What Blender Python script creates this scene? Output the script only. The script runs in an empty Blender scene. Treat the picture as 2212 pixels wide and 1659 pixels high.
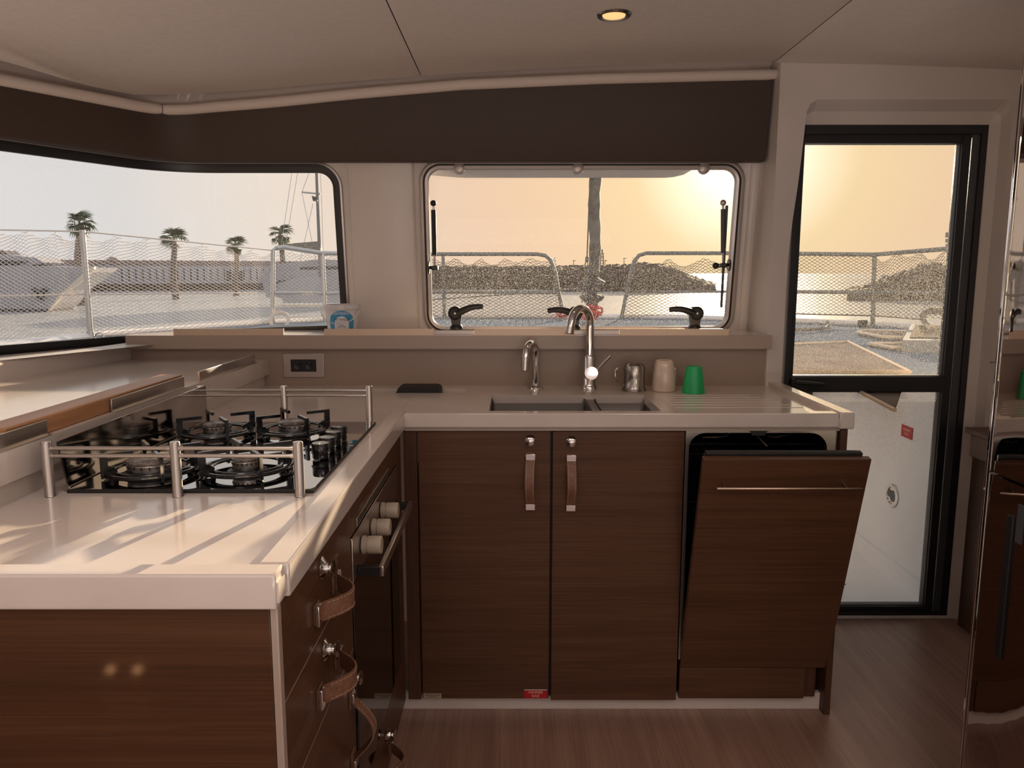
import bpy, bmesh, math, random
from mathutils import Vector, Matrix
random.seed(7)
C = bpy.context.scene.collection
SC = bpy.context.scene
PI = math.pi

# ------------------------------------------------------------------ camera, sky, sun, lights, exposure
F_PX, PITCH, CAM_Z = 1650.0, math.atan(239.5/1650.0), 1.30
cd = bpy.data.cameras.new('camera'); cam = bpy.data.objects.new('camera', cd); C.objects.link(cam)
cd.sensor_width = 36.0; cd.lens = 36.0*F_PX/2212.0; cd.clip_start = 0.02; cd.clip_end = 8000
cam.location = (0, 0, CAM_Z); cam.rotation_euler = (PI/2-PITCH, 0, 0)
SC.camera = cam
SC.view_settings.view_transform = 'Standard'; SC.view_settings.look = 'None'
SC.view_settings.gamma = 1.0; SC.view_settings.exposure = 0.0; SC.view_settings.use_curve_mapping = False
SC.cycles.max_bounces = 9; SC.cycles.transparent_max_bounces = 24
SC.cycles.diffuse_bounces = 6; SC.cycles.glossy_bounces = 4
SC.cycles.sample_clamp_indirect = 3.0
SC.cycles.caustics_reflective = False; SC.cycles.caustics_refractive = False
SC.cycles.use_denoising = True

SUN = Vector((math.sin(math.radians(16.3))*math.cos(math.radians(8.2)),
              math.cos(math.radians(16.3))*math.cos(math.radians(8.2)), math.sin(math.radians(8.2))))
w = bpy.data.worlds.new('hazy_evening_sky'); SC.world = w; w.use_nodes = True
wn, wl = w.node_tree.nodes, w.node_tree.links
wn.clear()
tc = wn.new('ShaderNodeTexCoord'); dt = wn.new('ShaderNodeVectorMath'); dt.operation = 'DOT_PRODUCT'
nz = wn.new('ShaderNodeVectorMath'); nz.operation = 'NORMALIZE'
wl.new(tc.outputs['Generated'], nz.inputs[0]); wl.new(nz.outputs[0], dt.inputs[0]); dt.inputs[1].default_value = SUN
ac = wn.new('ShaderNodeMath'); ac.operation = 'ARCCOSINE'; ac.use_clamp = False; wl.new(dt.outputs['Value'], ac.inputs[0])
dv = wn.new('ShaderNodeMath'); dv.operation = 'DIVIDE'; dv.inputs[1].default_value = PI; wl.new(ac.outputs[0], dv.inputs[0])
cr = wn.new('ShaderNodeValToRGB'); cr.color_ramp.interpolation = 'LINEAR'; wl.new(dv.outputs[0], cr.inputs[0])
stops = [(0.0, (2.6, 2.2, 1.8)), (2.2, (1.8, 1.55, 1.2)), (4.5, (1.3, 1.07, .76)), (7.5, (1.0, .75, .43)), (12, (.94, .67, .42)), (18, (.88, .625, .44)),
         (25, (.83, .63, .49)), (33, (.82, .715, .62)), (43, (.74, .705, .68)), (60, (.76, .74, .74)), (100, (.64, .63, .65)), (180, (.50, .49, .50))]
els = cr.color_ramp.elements
for i, (a, c) in enumerate(stops):
    e = els[i] if i < 2 else els.new(a/180.0)
    e.position = a/180.0; e.color = (*c, 1)
bg = wn.new('ShaderNodeBackground'); bg.inputs['Strength'].default_value = 1.08
wo = wn.new('ShaderNodeOutputWorld'); wl.new(cr.outputs[0], bg.inputs['Color']); wl.new(bg.outputs[0], wo.inputs['Surface'])

sd = bpy.data.lights.new('low_sun', 'SUN'); sd.energy = 18.0; sd.angle = math.radians(0.6); sd.color = (1.0, .78, .52)
so = bpy.data.objects.new('low_sun', sd); C.objects.link(so); so.rotation_euler = (-SUN).to_track_quat('-Z', 'Y').to_euler()

def area(name, loc, rot, sx, sy, e, col):
    d = bpy.data.lights.new(name, 'AREA'); d.shape = 'RECTANGLE'; d.size = sx; d.size_y = sy; d.energy = e; d.color = col
    o = bpy.data.objects.new(name, d); C.objects.link(o); o.location = loc; o.rotation_euler = rot
    return o
# warm fill lamp added in the unseen aft doorway behind the camera
area('aft_doorway_fill', (0.2, -3.4, 1.15), (PI/2, 0, 0), 2.6, 1.6, 8, (1.0, .76, .62))
area('overhead_fill', (-.75, .55, 1.93), (0, 0, 0), .7, .7, 6, (1.0, .86, .78))  # overhead fill lamps added to brighten the worktops; the ceiling has no hatch
area('overhead_fill', (.75, .1, 1.93), (0, 0, 0), .7, .7, 6, (1.0, .84, .76))

# unseen upward fill lamp, added to brighten the ceiling
area('ceiling_fill', (.1, -.3, .75), (PI, 0, 0), 1.3, .9, 23, (1.0, .89, .86))

# ------------------------------------------------------------------ helpers
SP, CP = math.sin(PITCH), math.cos(PITCH)
def pt(u, v, Y):
    """a point of the place seen along the photo's direction (u, v), at its own distance Y"""
    dx = (u-1106.0)/F_PX; d = (v-829.5)/F_PX
    yc = CP-d*SP; zc = -SP-d*CP
    return Vector((dx/yc*Y, Y, CAM_Z+zc/yc*Y))

ROOTS = {}
def wloc(o):
    v = Vector((0, 0, 0))
    while o is not None:
        v = v+Vector(o.location); o = o.parent
    return v
def link(o, parent):
    C.objects.link(o)
    if parent is not None: o.parent = parent
    return o
def tag(o, label=None, cat=None, group=None, kind=None):
    if label: o['label'] = label
    if cat: o['category'] = cat
    if group: o['group'] = group
    if kind: o['kind'] = kind
    return o
def thing(name, label, cat, loc, group=None):
    o = bpy.data.objects.new(name, None); C.objects.link(o); o.location = loc; o.empty_display_size = .05
    return tag(o, label, cat, group)
def setting(name, loc=(0, 0, 0)):
    o = bpy.data.objects.new(name, None); C.objects.link(o); o.location = loc; o['kind'] = 'structure'; o.empty_display_size = .05
    return o
def copy_tree(o, parent=None):
    c = o.copy(); C.objects.link(c); c.parent = parent
    for ch in list(o.children): copy_tree(ch, c)
    return c

class MB:
    def __init__(self): self.v = []; self.f = []; self.sm = []
    def add(self, vs, fs, smooth=False, M=None):
        b = len(self.v)
        for p in vs:
            p = Vector(p)
            if M is not None: p = M @ p
            self.v.append(p)
        for f in fs: self.f.append(tuple(b+i for i in f)); self.sm.append(smooth)
        return self
    def box(self, x0, x1, y0, y1, z0, z1, bev=0.0, M=None, seg=2):
        x0, x1 = min(x0, x1), max(x0, x1); y0, y1 = min(y0, y1), max(y0, y1); z0, z1 = min(z0, z1), max(z0, z1)
        bm = bmesh.new(); bmesh.ops.create_cube(bm, size=1.0)
        for q in bm.verts:
            q.co = Vector((x0+(q.co.x+.5)*(x1-x0), y0+(q.co.y+.5)*(y1-y0), z0+(q.co.z+.5)*(z1-z0)))
        if bev > 0:
            bev = min(bev, .45*min(x1-x0, y1-y0, z1-z0))
            bmesh.ops.bevel(bm, geom=bm.edges[:], offset=bev, segments=seg, affect='EDGES', profile=.5)
        bm.verts.index_update(); bm.normal_update()
        b0 = len(self.sm); flat = [max(abs(f.normal.x), abs(f.normal.y), abs(f.normal.z)) > .9995 for f in bm.faces]
        self.add([q.co.copy() for q in bm.verts], [[q.index for q in f.verts] for f in bm.faces], bev > 0, M)
        for i, fl_ in enumerate(flat): self.sm[b0+i] = not fl_
        bm.free(); return self
    def prism(self, poly, fn0, fn1, smooth=False, M=None):
        n = len(poly)
        vs = [fn0(*p) for p in poly]+[fn1(*p) for p in poly]
        fs = [tuple(range(n))[::-1], tuple(range(n, 2*n))]+[(i, (i+1) % n, n+(i+1) % n, n+i) for i in range(n)]
        return self.add(vs, fs, smooth, M)
    def ring_tube(self, pts, r, n=10, cap=True, closed=False, flat=1.0):
        pts = [Vector(p) for p in pts]; m = len(pts)
        rr = r if isinstance(r, (list, tuple)) else [r]*m
        vs = []; up = None
        for i, p in enumerate(pts):
            if closed: t = pts[(i+1) % m]-pts[i-1]
            else: t = pts[min(i+1, m-1)]-pts[max(i-1, 0)]
            if t.length < 1e-9: t = Vector((0, 0, 1))
            t.normalize()
            if up is None:
                a = Vector((0, 0, 1)) if abs(t.z) < .9 else Vector((1, 0, 0))
                up = (a-t*a.dot(t)).normalized()
            else:
                up = up-t*up.dot(t)
                up = up.normalized() if up.length > 1e-6 else Vector((1, 0, 0))
            sd_ = t.cross(up)
            for k in range(n):
                a = 2*PI*k/n; vs.append(p+up*math.cos(a)*rr[i]*flat+sd_*math.sin(a)*rr[i])
        fs = []
        for i in range(m if closed else m-1):
            for k in range(n):
                a, b = i*n+k, i*n+(k+1) % n; c, d = ((i+1) % m)*n+(k+1) % n, ((i+1) % m)*n+k
                fs.append((a, b, c, d))
        if cap and not closed: fs += [tuple(range(n))[::-1], tuple(range((m-1)*n, m*n))]
        return self.add(vs, fs, True)
    def cyl(self, a, b, r, n=20, r2=None):
        a, b = Vector(a), Vector(b); t = (b-a)
        return self.ring_tube([a, a+t*.001, b-t*.001, b], [r*.93, r, r if r2 is None else r2, (r if r2 is None else r2)*.93], n)
    def lathe(self, prof, c, axis='Z', n=28, closed_top=False):
        c = Vector(c); vs = []; m = len(prof)
        for r, h in prof:
            for k in range(n):
                a = 2*PI*k/n; x, y = r*math.cos(a), r*math.sin(a)
                q = {'Z': (x, y, h), 'X': (h, x, y), 'Y': (x, h, y)}[axis]
                vs.append(c+Vector(q))
        fs = []
        for i in range(m-1):
            for k in range(n): fs.append((i*n+k, i*n+(k+1) % n, (i+1)*n+(k+1) % n, (i+1)*n+k))
        fs += [tuple(range(n))[::-1], tuple(range((m-1)*n, m*n))]
        return self.add(vs, fs, True)
    def sphere(self, c, r, n=12, sq=(1, 1, 1)):
        prof = [(max(1e-4, math.sin(PI*i/n))*r, -math.cos(PI*i/n)*r) for i in range(n+1)]
        b = len(self.v); self.lathe(prof, (0, 0, 0), 'Z', n*2)
        for i in range(b, len(self.v)):
            p = self.v[i]; self.v[i] = Vector((p.x*sq[0]+c[0], p.y*sq[1]+c[1], p.z*sq[2]+c[2]))
        return self
    def build(self, name, m, parent=None, sharp=35, label=None, kind=None):
        off = wloc(parent) if parent is not None else Vector((0, 0, 0))
        me = bpy.data.meshes.new(name); me.from_pydata([tuple(p-off) for p in self.v], [], self.f)
        me.polygons.foreach_set('use_smooth', [bool(s) for s in self.sm])
        bm = bmesh.new(); bm.from_mesh(me); bmesh.ops.recalc_face_normals(bm, faces=bm.faces[:])
        lim = math.radians(sharp)
        for e in bm.edges:
            if len(e.link_faces) == 2 and e.calc_face_angle(0) > lim: e.smooth = False
        bm.to_mesh(me); bm.free()
        me.materials.append(m)
        o = bpy.data.objects.new(name, me); link(o, parent)
        if label: o['label'] = label
        if kind: o['kind'] = kind
        return o
def text(name, s, size, loc, rot, m, parent, ext=.0004, align='CENTER', sx=1.0):
    cu = bpy.data.curves.new(name, 'FONT'); cu.body = s; cu.size = size; cu.extrude = ext; cu.align_x = align; cu.align_y = 'CENTER'
    cu.materials.append(m)
    tmp = bpy.data.objects.new('tmp', cu); C.objects.link(tmp); bpy.context.view_layer.update()
    me = bpy.data.meshes.new_from_object(tmp.evaluated_get(bpy.context.evaluated_depsgraph_get())); bpy.data.objects.remove(tmp)
    o = bpy.data.objects.new(name, me); link(o, parent); o.location = Vector(loc)-wloc(parent); o.rotation_euler = rot; o.scale = (sx, 1, 1)
    return o

# ------------------------------------------------------------------ materials
def mat(name, col, rough=.5, metal=0.0, spec=.5, coat=0.0, emit=None, es=1.0, sss=0.0):
    m = bpy.data.materials.new(name); m.use_nodes = True
    b = m.node_tree.nodes['Principled BSDF']
    b.inputs['Base Color'].default_value = (*col, 1); b.inputs['Roughness'].default_value = rough
    b.inputs['Metallic'].default_value = metal; b.inputs['Specular IOR Level'].default_value = spec
    b.inputs['Coat Weight'].default_value = coat; b.inputs['Coat Roughness'].default_value = .06
    if emit: b.inputs['Emission Color'].default_value = (*emit, 1); b.inputs['Emission Strength'].default_value = es
    return m
def noisy(m, scale, c1, c2, vec=(1, 1, 1), detail=4, bump=0.0, rough=None, lo=.35, hi=.65, bdist=.002):
    nt = m.node_tree; N, L = nt.nodes, nt.links; b = N['Principled BSDF']
    g = N.new('ShaderNodeNewGeometry'); mp = N.new('ShaderNodeMapping'); mp.inputs['Scale'].default_value = vec
    L.new(g.outputs['Position'], mp.inputs['Vector'])
    t = N.new('ShaderNodeTexNoise'); t.inputs['Scale'].default_value = scale; t.inputs['Detail'].default_value = detail
    L.new(mp.outputs[0], t.inputs['Vector'])
    r = N.new('ShaderNodeValToRGB'); r.color_ramp.elements[0].position = lo; r.color_ramp.elements[1].position = hi
    r.color_ramp.elements[0].color = (*c1, 1); r.color_ramp.elements[1].color = (*c2, 1)
    L.new(t.outputs['Fac'], r.inputs[0]); L.new(r.outputs[0], b.inputs['Base Color'])
    if bump:
        bp = N.new('ShaderNodeBump'); bp.inputs['Strength'].default_value = bump; bp.inputs['Distance'].default_value = bdist
        L.new(t.outputs['Fac'], bp.inputs['Height']); L.new(bp.outputs[0], b.inputs['Normal'])
    if rough:
        mr = N.new('ShaderNodeMapRange'); mr.inputs['To Min'].default_value = rough[0]; mr.inputs['To Max'].default_value = rough[1]
        L.new(t.outputs['Fac'], mr.inputs['Value']); L.new(mr.outputs[0], b.inputs['Roughness'])
    return m
def wood(name, dark, mid, light, vec, rough=.38, seed=0.0, coat=0.0):
    """long figure plus fine pore lines along the grain"""
    m = mat(name, mid, rough, spec=.25, coat=coat); nt = m.node_tree; N, L = nt.nodes, nt.links; b = N['Principled BSDF']
    g = N.new('ShaderNodeNewGeometry')
    mp = N.new('ShaderNodeMapping'); mp.inputs['Scale'].default_value = vec; mp.inputs['Location'].default_value = (seed, seed*1.7, seed*.6)
    L.new(g.outputs['Position'], mp.inputs['Vector'])
    t1 = N.new('ShaderNodeTexNoise'); t1.inputs['Scale'].default_value = 1.0; t1.inputs['Detail'].default_value = 5; t1.inputs['Distortion'].default_value = .6
    L.new(mp.outputs[0], t1.inputs['Vector'])
    mp2 = N.new('ShaderNodeMapping'); mp2.inputs['Scale'].default_value = tuple(q*6 if q > 4 else q*1.7 for q in vec)
    L.new(g.outputs['Position'], mp2.inputs['Vector'])
    t2 = N.new('ShaderNodeTexNoise'); t2.inputs['Scale'].default_value = 1.5; t2.inputs['Detail'].default_value = 3
    L.new(mp2.outputs[0], t2.inputs['Vector'])
    r = N.new('ShaderNodeValToRGB'); e = r.color_ramp.elements
    e[0].position = .25; e[0].color = (*dark, 1); e[1].position = .75; e[1].color = (*light, 1)
    q = e.new(.5); q.color = (*mid, 1)
    L.new(t1.outputs['Fac'], r.inputs[0])
    mx = N.new('ShaderNodeMix'); mx.data_type = 'RGBA'; mx.blend_type = 'MULTIPLY'; mx.inputs[0].default_value = .8
    mr = N.new('ShaderNodeMapRange'); mr.inputs['From Min'].default_value = .35; mr.inputs['From Max'].default_value = .6
    mr.inputs['To Min'].default_value = .76; mr.inputs['To Max'].default_value = 1.05
    L.new(t2.outputs['Fac'], mr.inputs['Value']); L.new(r.outputs[0], mx.inputs[6]); L.new(mr.outputs[0], mx.inputs[7])
    L.new(mx.outputs[2], b.inputs['Base Color'])
    bp = N.new('ShaderNodeBump'); bp.inputs['Strength'].default_value = .25; bp.inputs['Distance'].default_value = .0006
    L.new(t2.outputs['Fac'], bp.inputs['Height']); L.new(bp.outputs[0], b.inputs['Normal'])
    return m
def glass(name, tint, speck, film, scale, lo, hi, dust=.34, patch=2.2, zr=None):
    """tinted pane with a film of salt: clear glass mixed with dust spots that scatter the light"""
    m = bpy.data.materials.new(name); m.use_nodes = True; nt = m.node_tree; N, L = nt.nodes, nt.links; N.clear()
    out = N.new('ShaderNodeOutputMaterial')
    tr = N.new('ShaderNodeBsdfTransparent'); tr.inputs[0].default_value = (*tint, 1)
    gl = N.new('ShaderNodeBsdfGlossy'); gl.inputs['Roughness'].default_value = .02; gl.inputs[0].default_value = (.9, .9, .9, 1)
    fr = N.new('ShaderNodeFresnel'); fr.inputs[0].default_value = 1.12
    mg = N.new('ShaderNodeMixShader'); L.new(fr.outputs[0], mg.inputs[0]); L.new(tr.outputs[0], mg.inputs[1]); L.new(gl.outputs[0], mg.inputs[2])
    tl = N.new('ShaderNodeBsdfTranslucent'); tl.inputs[0].default_value = (dust, dust*.98, dust*.97, 1)
    g = N.new('ShaderNodeNewGeometry')
    n1 = N.new('ShaderNodeTexNoise'); n1.inputs['Scale'].default_value = scale; n1.inputs['Detail'].default_value = 1.5; L.new(g.outputs['Position'], n1.inputs['Vector'])
    n2 = N.new('ShaderNodeTexNoise'); n2.inputs['Scale'].default_value = patch; n2.inputs['Detail'].default_value = 3; L.new(g.outputs['Position'], n2.inputs['Vector'])
    m1 = N.new('ShaderNodeMapRange'); m1.inputs['From Min'].default_value = lo; m1.inputs['From Max'].default_value = hi; L.new(n1.outputs['Fac'], m1.inputs['Value'])
    m2 = N.new('ShaderNodeMapRange'); m2.inputs['From Min'].default_value = .3; m2.inputs['From Max'].default_value = .7
    m2.inputs['To Min'].default_value = .55; m2.inputs['To Max'].default_value = 1.1; L.new(n2.outputs['Fac'], m2.inputs['Value'])
    a = N.new('ShaderNodeMath'); a.operation = 'MULTIPLY'; L.new(m1.outputs[0], a.inputs[0]); L.new(m2.outputs[0], a.inputs[1])
    if zr:   # fewer dust spots paint the unlit foot; fewer up high keep sky clean
        sx = N.new('ShaderNodeSeparateXYZ'); L.new(g.outputs['Position'], sx.inputs[0]); m3 = N.new('ShaderNodeMapRange'); L.new(sx.outputs[2], m3.inputs['Value'])
        m3.inputs['From Min'].default_value = zr[0]; m3.inputs['From Max'].default_value = zr[1]; m3.inputs['To Min'].default_value = zr[2]
        m4 = N.new('ShaderNodeMapRange'); L.new(sx.outputs[2], m4.inputs['Value']); m4.inputs['From Min'].default_value = 1.32; m4.inputs['From Max'].default_value = 1.46; m4.inputs['To Min'].default_value = 1; m4.inputs['To Max'].default_value = .12
        m5 = N.new('ShaderNodeMath'); m5.operation = 'MULTIPLY'; L.new(m3.outputs[0], m5.inputs[0]); L.new(m4.outputs[0], m5.inputs[1]); m3 = m5
        a2 = N.new('ShaderNodeMath'); a2.operation = 'MULTIPLY'; L.new(a.outputs[0], a2.inputs[0]); L.new(m3.outputs[0], a2.inputs[1]); a = a2
    b = N.new('ShaderNodeMath'); b.operation = 'MULTIPLY_ADD'; b.inputs[1].default_value = speck; b.inputs[2].default_value = film; b.use_clamp = True
    L.new(a.outputs[0], b.inputs[0])
    ms = N.new('ShaderNodeMixShader'); L.new(b.outputs[0], ms.inputs[0]); L.new(mg.outputs[0], ms.inputs[1]); L.new(tl.outputs[0], ms.inputs[2])
    L.new(ms.outputs[0], out.inputs[0])
    return m

M = {}
M['gel'] = noisy(mat('cream_gelcoat', (.68, .625, .59), .30, spec=.45), 3, (.65, .60, .565), (.71, .65, .615))
M['liner'] = noisy(mat('ceiling_vinyl', (.77, .71, .675), .6), 60, (.75, .69, .655), (.79, .73, .695), bump=.05)
M['roll'] = mat('padded_vinyl_roll', (.68, .60, .55), .55)
M['valance'] = noisy(mat('dark_brown_vinyl', (.06, .04, .032), .55, spec=.35), 200, (.055, .037, .03), (.066, .045, .036))
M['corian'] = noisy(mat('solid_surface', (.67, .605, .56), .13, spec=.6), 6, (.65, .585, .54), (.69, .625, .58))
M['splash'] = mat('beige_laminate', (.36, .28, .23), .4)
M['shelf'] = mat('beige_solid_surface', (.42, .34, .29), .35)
M['wood'] = wood('walnut_laminate', (.082, .036, .018), (.108, .049, .0245), (.130, .061, .031), (1.3, 1.3, 30), .42, coat=.2)
M['woodp'] = wood('walnut_laminate_end_panel', (.062, .0255, .011), (.082, .035, .0155), (.102, .046, .021), (1.4, 1.4, 34), .42, seed=3, coat=.2)
M['woodv'] = wood('walnut_laminate_upright', (.05, .024, .015), (.085, .04, .024), (.12, .058, .036), (24, 24, 1.5), .4, seed=2)
M['woodf'] = wood('cabin_sole_laminate', (.27, .150, .108), (.34, .20, .15), (.42, .26, .20), (22, 1.2, 1), .36, seed=5)
M['woodf'].node_tree.nodes['Principled BSDF'].inputs['Specular IOR Level'].default_value = 1.0
M['woodf'].node_tree.nodes['Principled BSDF'].inputs['Specular IOR Level'].default_value = 1.0
M['teak'] = wood('oiled_beech', (.30, .13, .055), (.42, .20, .09), (.52, .28, .14), (14, 1.5, 14), .4)
M['steel'] = mat('brushed_steel', (.56, .52, .49), .28, 1.0)
M['fiddle'] = mat('brushed_fiddle_strip', (.66, .52, .40), .42, .35)  # reflection of the warm interior put into the tan base colour
M['sinksteel'] = mat('brushed_sink_steel', (.24, .22, .205), .36, 1.0)
M['satin'] = mat('satin_aluminium', (.62, .56, .50), .36, 1.0)
M['chrome'] = mat('chrome', (.72, .70, .69), .05, 1.0)
M['nickel'] = mat('warm_nickel', (.62, .50, .40), .3, 1.0)
M['mirror'] = noisy(mat('polished_steel_sheet', (.50, .47, .45), .06, 1.0), 9, (.42, .39, .37), (.55, .52, .5), rough=(.02, .16))
M['black'] = mat('black_plastic', (.012, .012, .013), .35)
M['rubber'] = mat('black_rubber', (.010, .010, .011), .55)
M['enamel'] = mat('black_enamel', (.008, .008, .009), .14, spec=.6)
M['bglass'] = mat('black_mirror_glass', (.36, .37, .39), .015, 1.0)
M['ovenglass'] = mat('dark_oven_glass', (.008, .006, .005), .03, spec=.7)
M['burner'] = noisy(mat('burner_alloy', (.42, .39, .36), .35, .9), 90, (.28, .26, .24), (.5, .47, .44))
M['cap'] = noisy(mat('burner_cap_enamel', (.16, .14, .13), .3), 120, (.05, .045, .04), (.28, .25, .23))
M['leather'] = noisy(mat('tan_leather', (.22, .11, .065), .5), 120, (.18, .088, .052), (.25, .128, .078), bump=.2, bdist=.0005)
M['thread'] = mat('cream_thread', (.62, .5, .38), .7)
M['knobb'] = mat('beige_knob', (.50, .43, .34), .42)
M['frameb'] = mat('black_anodised', (.018, .019, .021), .38)
M['frameg'] = mat('charcoal_anodised', (.065, .07, .08), .42)
M['alu'] = mat('grey_window_profile', (.50, .44, .41), .3, .4)
M['whitep'] = mat('white_plastic', (.74, .72, .72), .3)
M['bucket'] = mat('translucent_white_plastic', (.72, .72, .74), .25)
M['blue'] = mat('sky_blue_print', (.06, .34, .62), .35)
M['white'] = mat('white_print', (.85, .85, .85), .4)
M['ink'] = mat('navy_ink', (.02, .04, .12), .4)
M['ceramic'] = mat('glazed_cream_ceramic', (.70, .58, .48), .15, coat=.5)
M['green'] = mat('green_plastic', (.012, .42, .14), .38)
M['pewter'] = noisy(mat('worn_steel', (.42, .39, .37), .22, 1.0), 30, (.33, .31, .29), (.46, .43, .41), rough=(.14, .3))
M['red'] = mat('red_label', (.50, .012, .02), .45)
M['redrope'] = mat('red_rope', (.62, .03, .05), .7)
M['tan'] = mat('tan_label', (.42, .35, .24), .5)
M['deckw'] = noisy(mat('white_deck_gelcoat', (.85, .85, .86), .38, spec=.25), 4, (.83, .83, .84), (.87, .87, .88))
M['deckg'] = noisy(mat('grey_deck_nonskid', (.20, .215, .245), .9, spec=0), 260, (.155, .19, .25), (.22, .26, .32), bump=.3)
M['cushion'] = noisy(mat('taupe_cushion', (.27, .235, .215), .9, spec=0), 5, (.22, .19, .18), (.29, .25, .235))
M['hatchg'] = mat('grey_hatch_lid', (.30, .32, .35), .5, spec=.2)
M['piping'] = mat('pale_cushion_edge', (.80, .68, .54), .8, spec=0)
M['cord'] = mat('white_net_cord', (.70, .63, .58), .8)
M['corddark'] = mat('dark_net_cord', (.20, .17, .14), .8)  # darker cord tone, also on ropes and far posts
M['rail'] = mat('rail_steel', (.50, .50, .50), .3, .75)
M['courtesy'] = mat('courtesy_led', (1, .8, .5), .4, emit=(1, .50, .22), es=26)
M['raild'] = mat('backlit_rail_steel', (.20, .205, .21), .5, .3)  # darker copy of the rail steel, its backlit look put into the colour
M['sail'] = noisy(mat('grey_sail_cover', (.22, .20, .18), .8), 25, (.18, .165, .15), (.27, .25, .225))
M['palm'] = mat('palm_leaf', (.10, .12, .07), .6)
M['trunk'] = noisy(mat('palm_trunk', (.16, .12, .10), .9), 3, (.12, .09, .08), (.2, .16, .13))
M['rock'] = noisy(mat('breakwater_rock', (.12, .09, .075), .95, spec=.05), .5, (.065, .05, .043), (.15, .115, .098), bump=1, bdist=.5)
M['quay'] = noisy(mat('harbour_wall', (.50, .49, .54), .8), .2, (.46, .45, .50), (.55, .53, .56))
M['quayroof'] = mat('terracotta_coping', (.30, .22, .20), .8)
M['hull'] = noisy(mat('yacht_white_shaded', (.40, .40, .44), .3), .6, (.36, .36, .40), (.44, .44, .48))  # white hulls with their backlit grey shade put into the colour
M['hull_lit'] = mat('yacht_sunlit_edge', (.78, .68, .55), .35)  # sunlit bow edge of the same hull, the light put into the colour
M['anti'] = mat('dark_antifouling', (.05, .05, .07), .5)
M['tint'] = mat('tinted_glazing', (.03, .035, .045), .1)
M['lamp'] = mat('warm_lamp_lens', (1, .8, .5), .4, emit=(.95, .52, .20), es=1.05)

sea = mat('evening_sea', (.40, .42, .44), .30, spec=.05); M['sea'] = sea
nt = sea.node_tree; N, L = nt.nodes, nt.links; b = N['Principled BSDF']
g = N.new('ShaderNodeNewGeometry'); mp = N.new('ShaderNodeMapping'); mp.inputs['Scale'].default_value = (.55, 1.5, 1)
L.new(g.outputs['Position'], mp.inputs['Vector'])
t1 = N.new('ShaderNodeTexNoise'); t1.inputs['Scale'].default_value = 1.6; t1.inputs['Detail'].default_value = 6; t1.inputs['Roughness'].default_value = .62; L.new(mp.outputs[0], t1.inputs['Vector'])
bp = N.new('ShaderNodeBump'); bp.inputs['Strength'].default_value = 1.0; bp.inputs['Distance'].default_value = .11
L.new(t1.outputs['Fac'], bp.inputs['Height']); L.new(bp.outputs[0], b.inputs['Normal'])
sr = N.new('ShaderNodeValToRGB'); sr.color_ramp.elements[0].position = .38; sr.color_ramp.elements[1].position = .62
sr.color_ramp.elements[0].color = (.24, .26, .29, 1); sr.color_ramp.elements[1].color = (.42, .44, .46, 1); L.new(t1.outputs['Fac'], sr.inputs[0]); L.new(sr.outputs[0], b.inputs['Base Color'])

M['g_left'] = glass('tinted_window_glass', (.93, .935, .94), .06, .03, 140, .55, .68, dust=.22)
M['g_mid'] = glass('salty_hatch_glass', (.93, .92, .90), .42, .03, 300, .53, .61, dust=.18, zr=(0, .1, 1))
M['g_door'] = glass('salty_door_glass', (.93, .93, .92), .42, .03, 260, .54, .61, dust=.18, zr=(.55, 1.15, .04))

# ------------------------------------------------------------------ the cabin shell
RAKE, Z0 = .137, 1.08
XA, YW, R0, TURN = -1.08, 2.93, .36, math.radians(62)
ARC = R0*TURN
def W(s, z, d=0.0):
    """inner face of the raked front wall; s is x along the straight part and runs on round the left corner"""
    if s >= XA: p = Vector((s, YW)); n = Vector((0, 1))
    elif s >= XA-ARC:
        a = (XA-s)/R0; p = Vector((XA-R0*math.sin(a), YW-R0*(1-math.cos(a)))); n = Vector((-math.sin(a), math.cos(a)))
    else:
        t = XA-ARC-s; a = TURN
        p = Vector((XA-R0*math.sin(a)-math.cos(a)*t, YW-R0*(1-math.cos(a))-math.sin(a)*t)); n = Vector((-math.sin(a), math.cos(a)))
    q = p+n*(d-RAKE*(z-Z0))
    return Vector((q.x, q.y, z))
def loop(s0, s1, z0, z1, r, ns=30, nc=8, zf=None):
    P = []
    def seg(a, b, n):
        for i in range(n): P.append((a[0]+(b[0]-a[0])*i/n, a[1]+(b[1]-a[1])*i/n))
    def arc(cx, cz, a0):
        for i in range(nc): a = a0+PI/2*i/nc; P.append((cx+r*math.cos(a), cz+r*math.sin(a)))
    seg((s0+r, z0), (s1-r, z0), ns); arc(s1-r, z0+r, -PI/2)
    seg((s1, z0+r), (s1, z1-r), 6); arc(s1-r, z1-r, 0)
    seg((s1-r, z1), (s0+r, z1), ns); arc(s0+r, z1-r, PI/2)
    seg((s0, z1-r), (s0, z0+r), 6); arc(s0+r, z0+r, PI)
    return P
WARP = [0.0]
def wz(s, z):
    return z+WARP[0]*min(1, max(0, (s+1.45)/.75))*min(1, max(0, (1.662-z)/.587))
def rings(mb, loops, smooth=True):
    """loops: list of (points in s,z ; depth)"""
    vs = []; n = len(loops[0][0])
    for P, d in loops:
        for s, z in P: vs.append(W(s, wz(s, z), d))
    fs = []
    for k in range(len(loops)-1):
        for i in range(n):
            j = (i+1) % n; fs.append((k*n+i, k*n+j, (k+1)*n+j, (k+1)*n+i))
    mb.add(vs, fs, smooth)
    return mb
def grow(s0, s1, z0, z1, r, g_): return (s0-g_, s1+g_, z0-g_, z1+g_, max(r+g_, .002))

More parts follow.
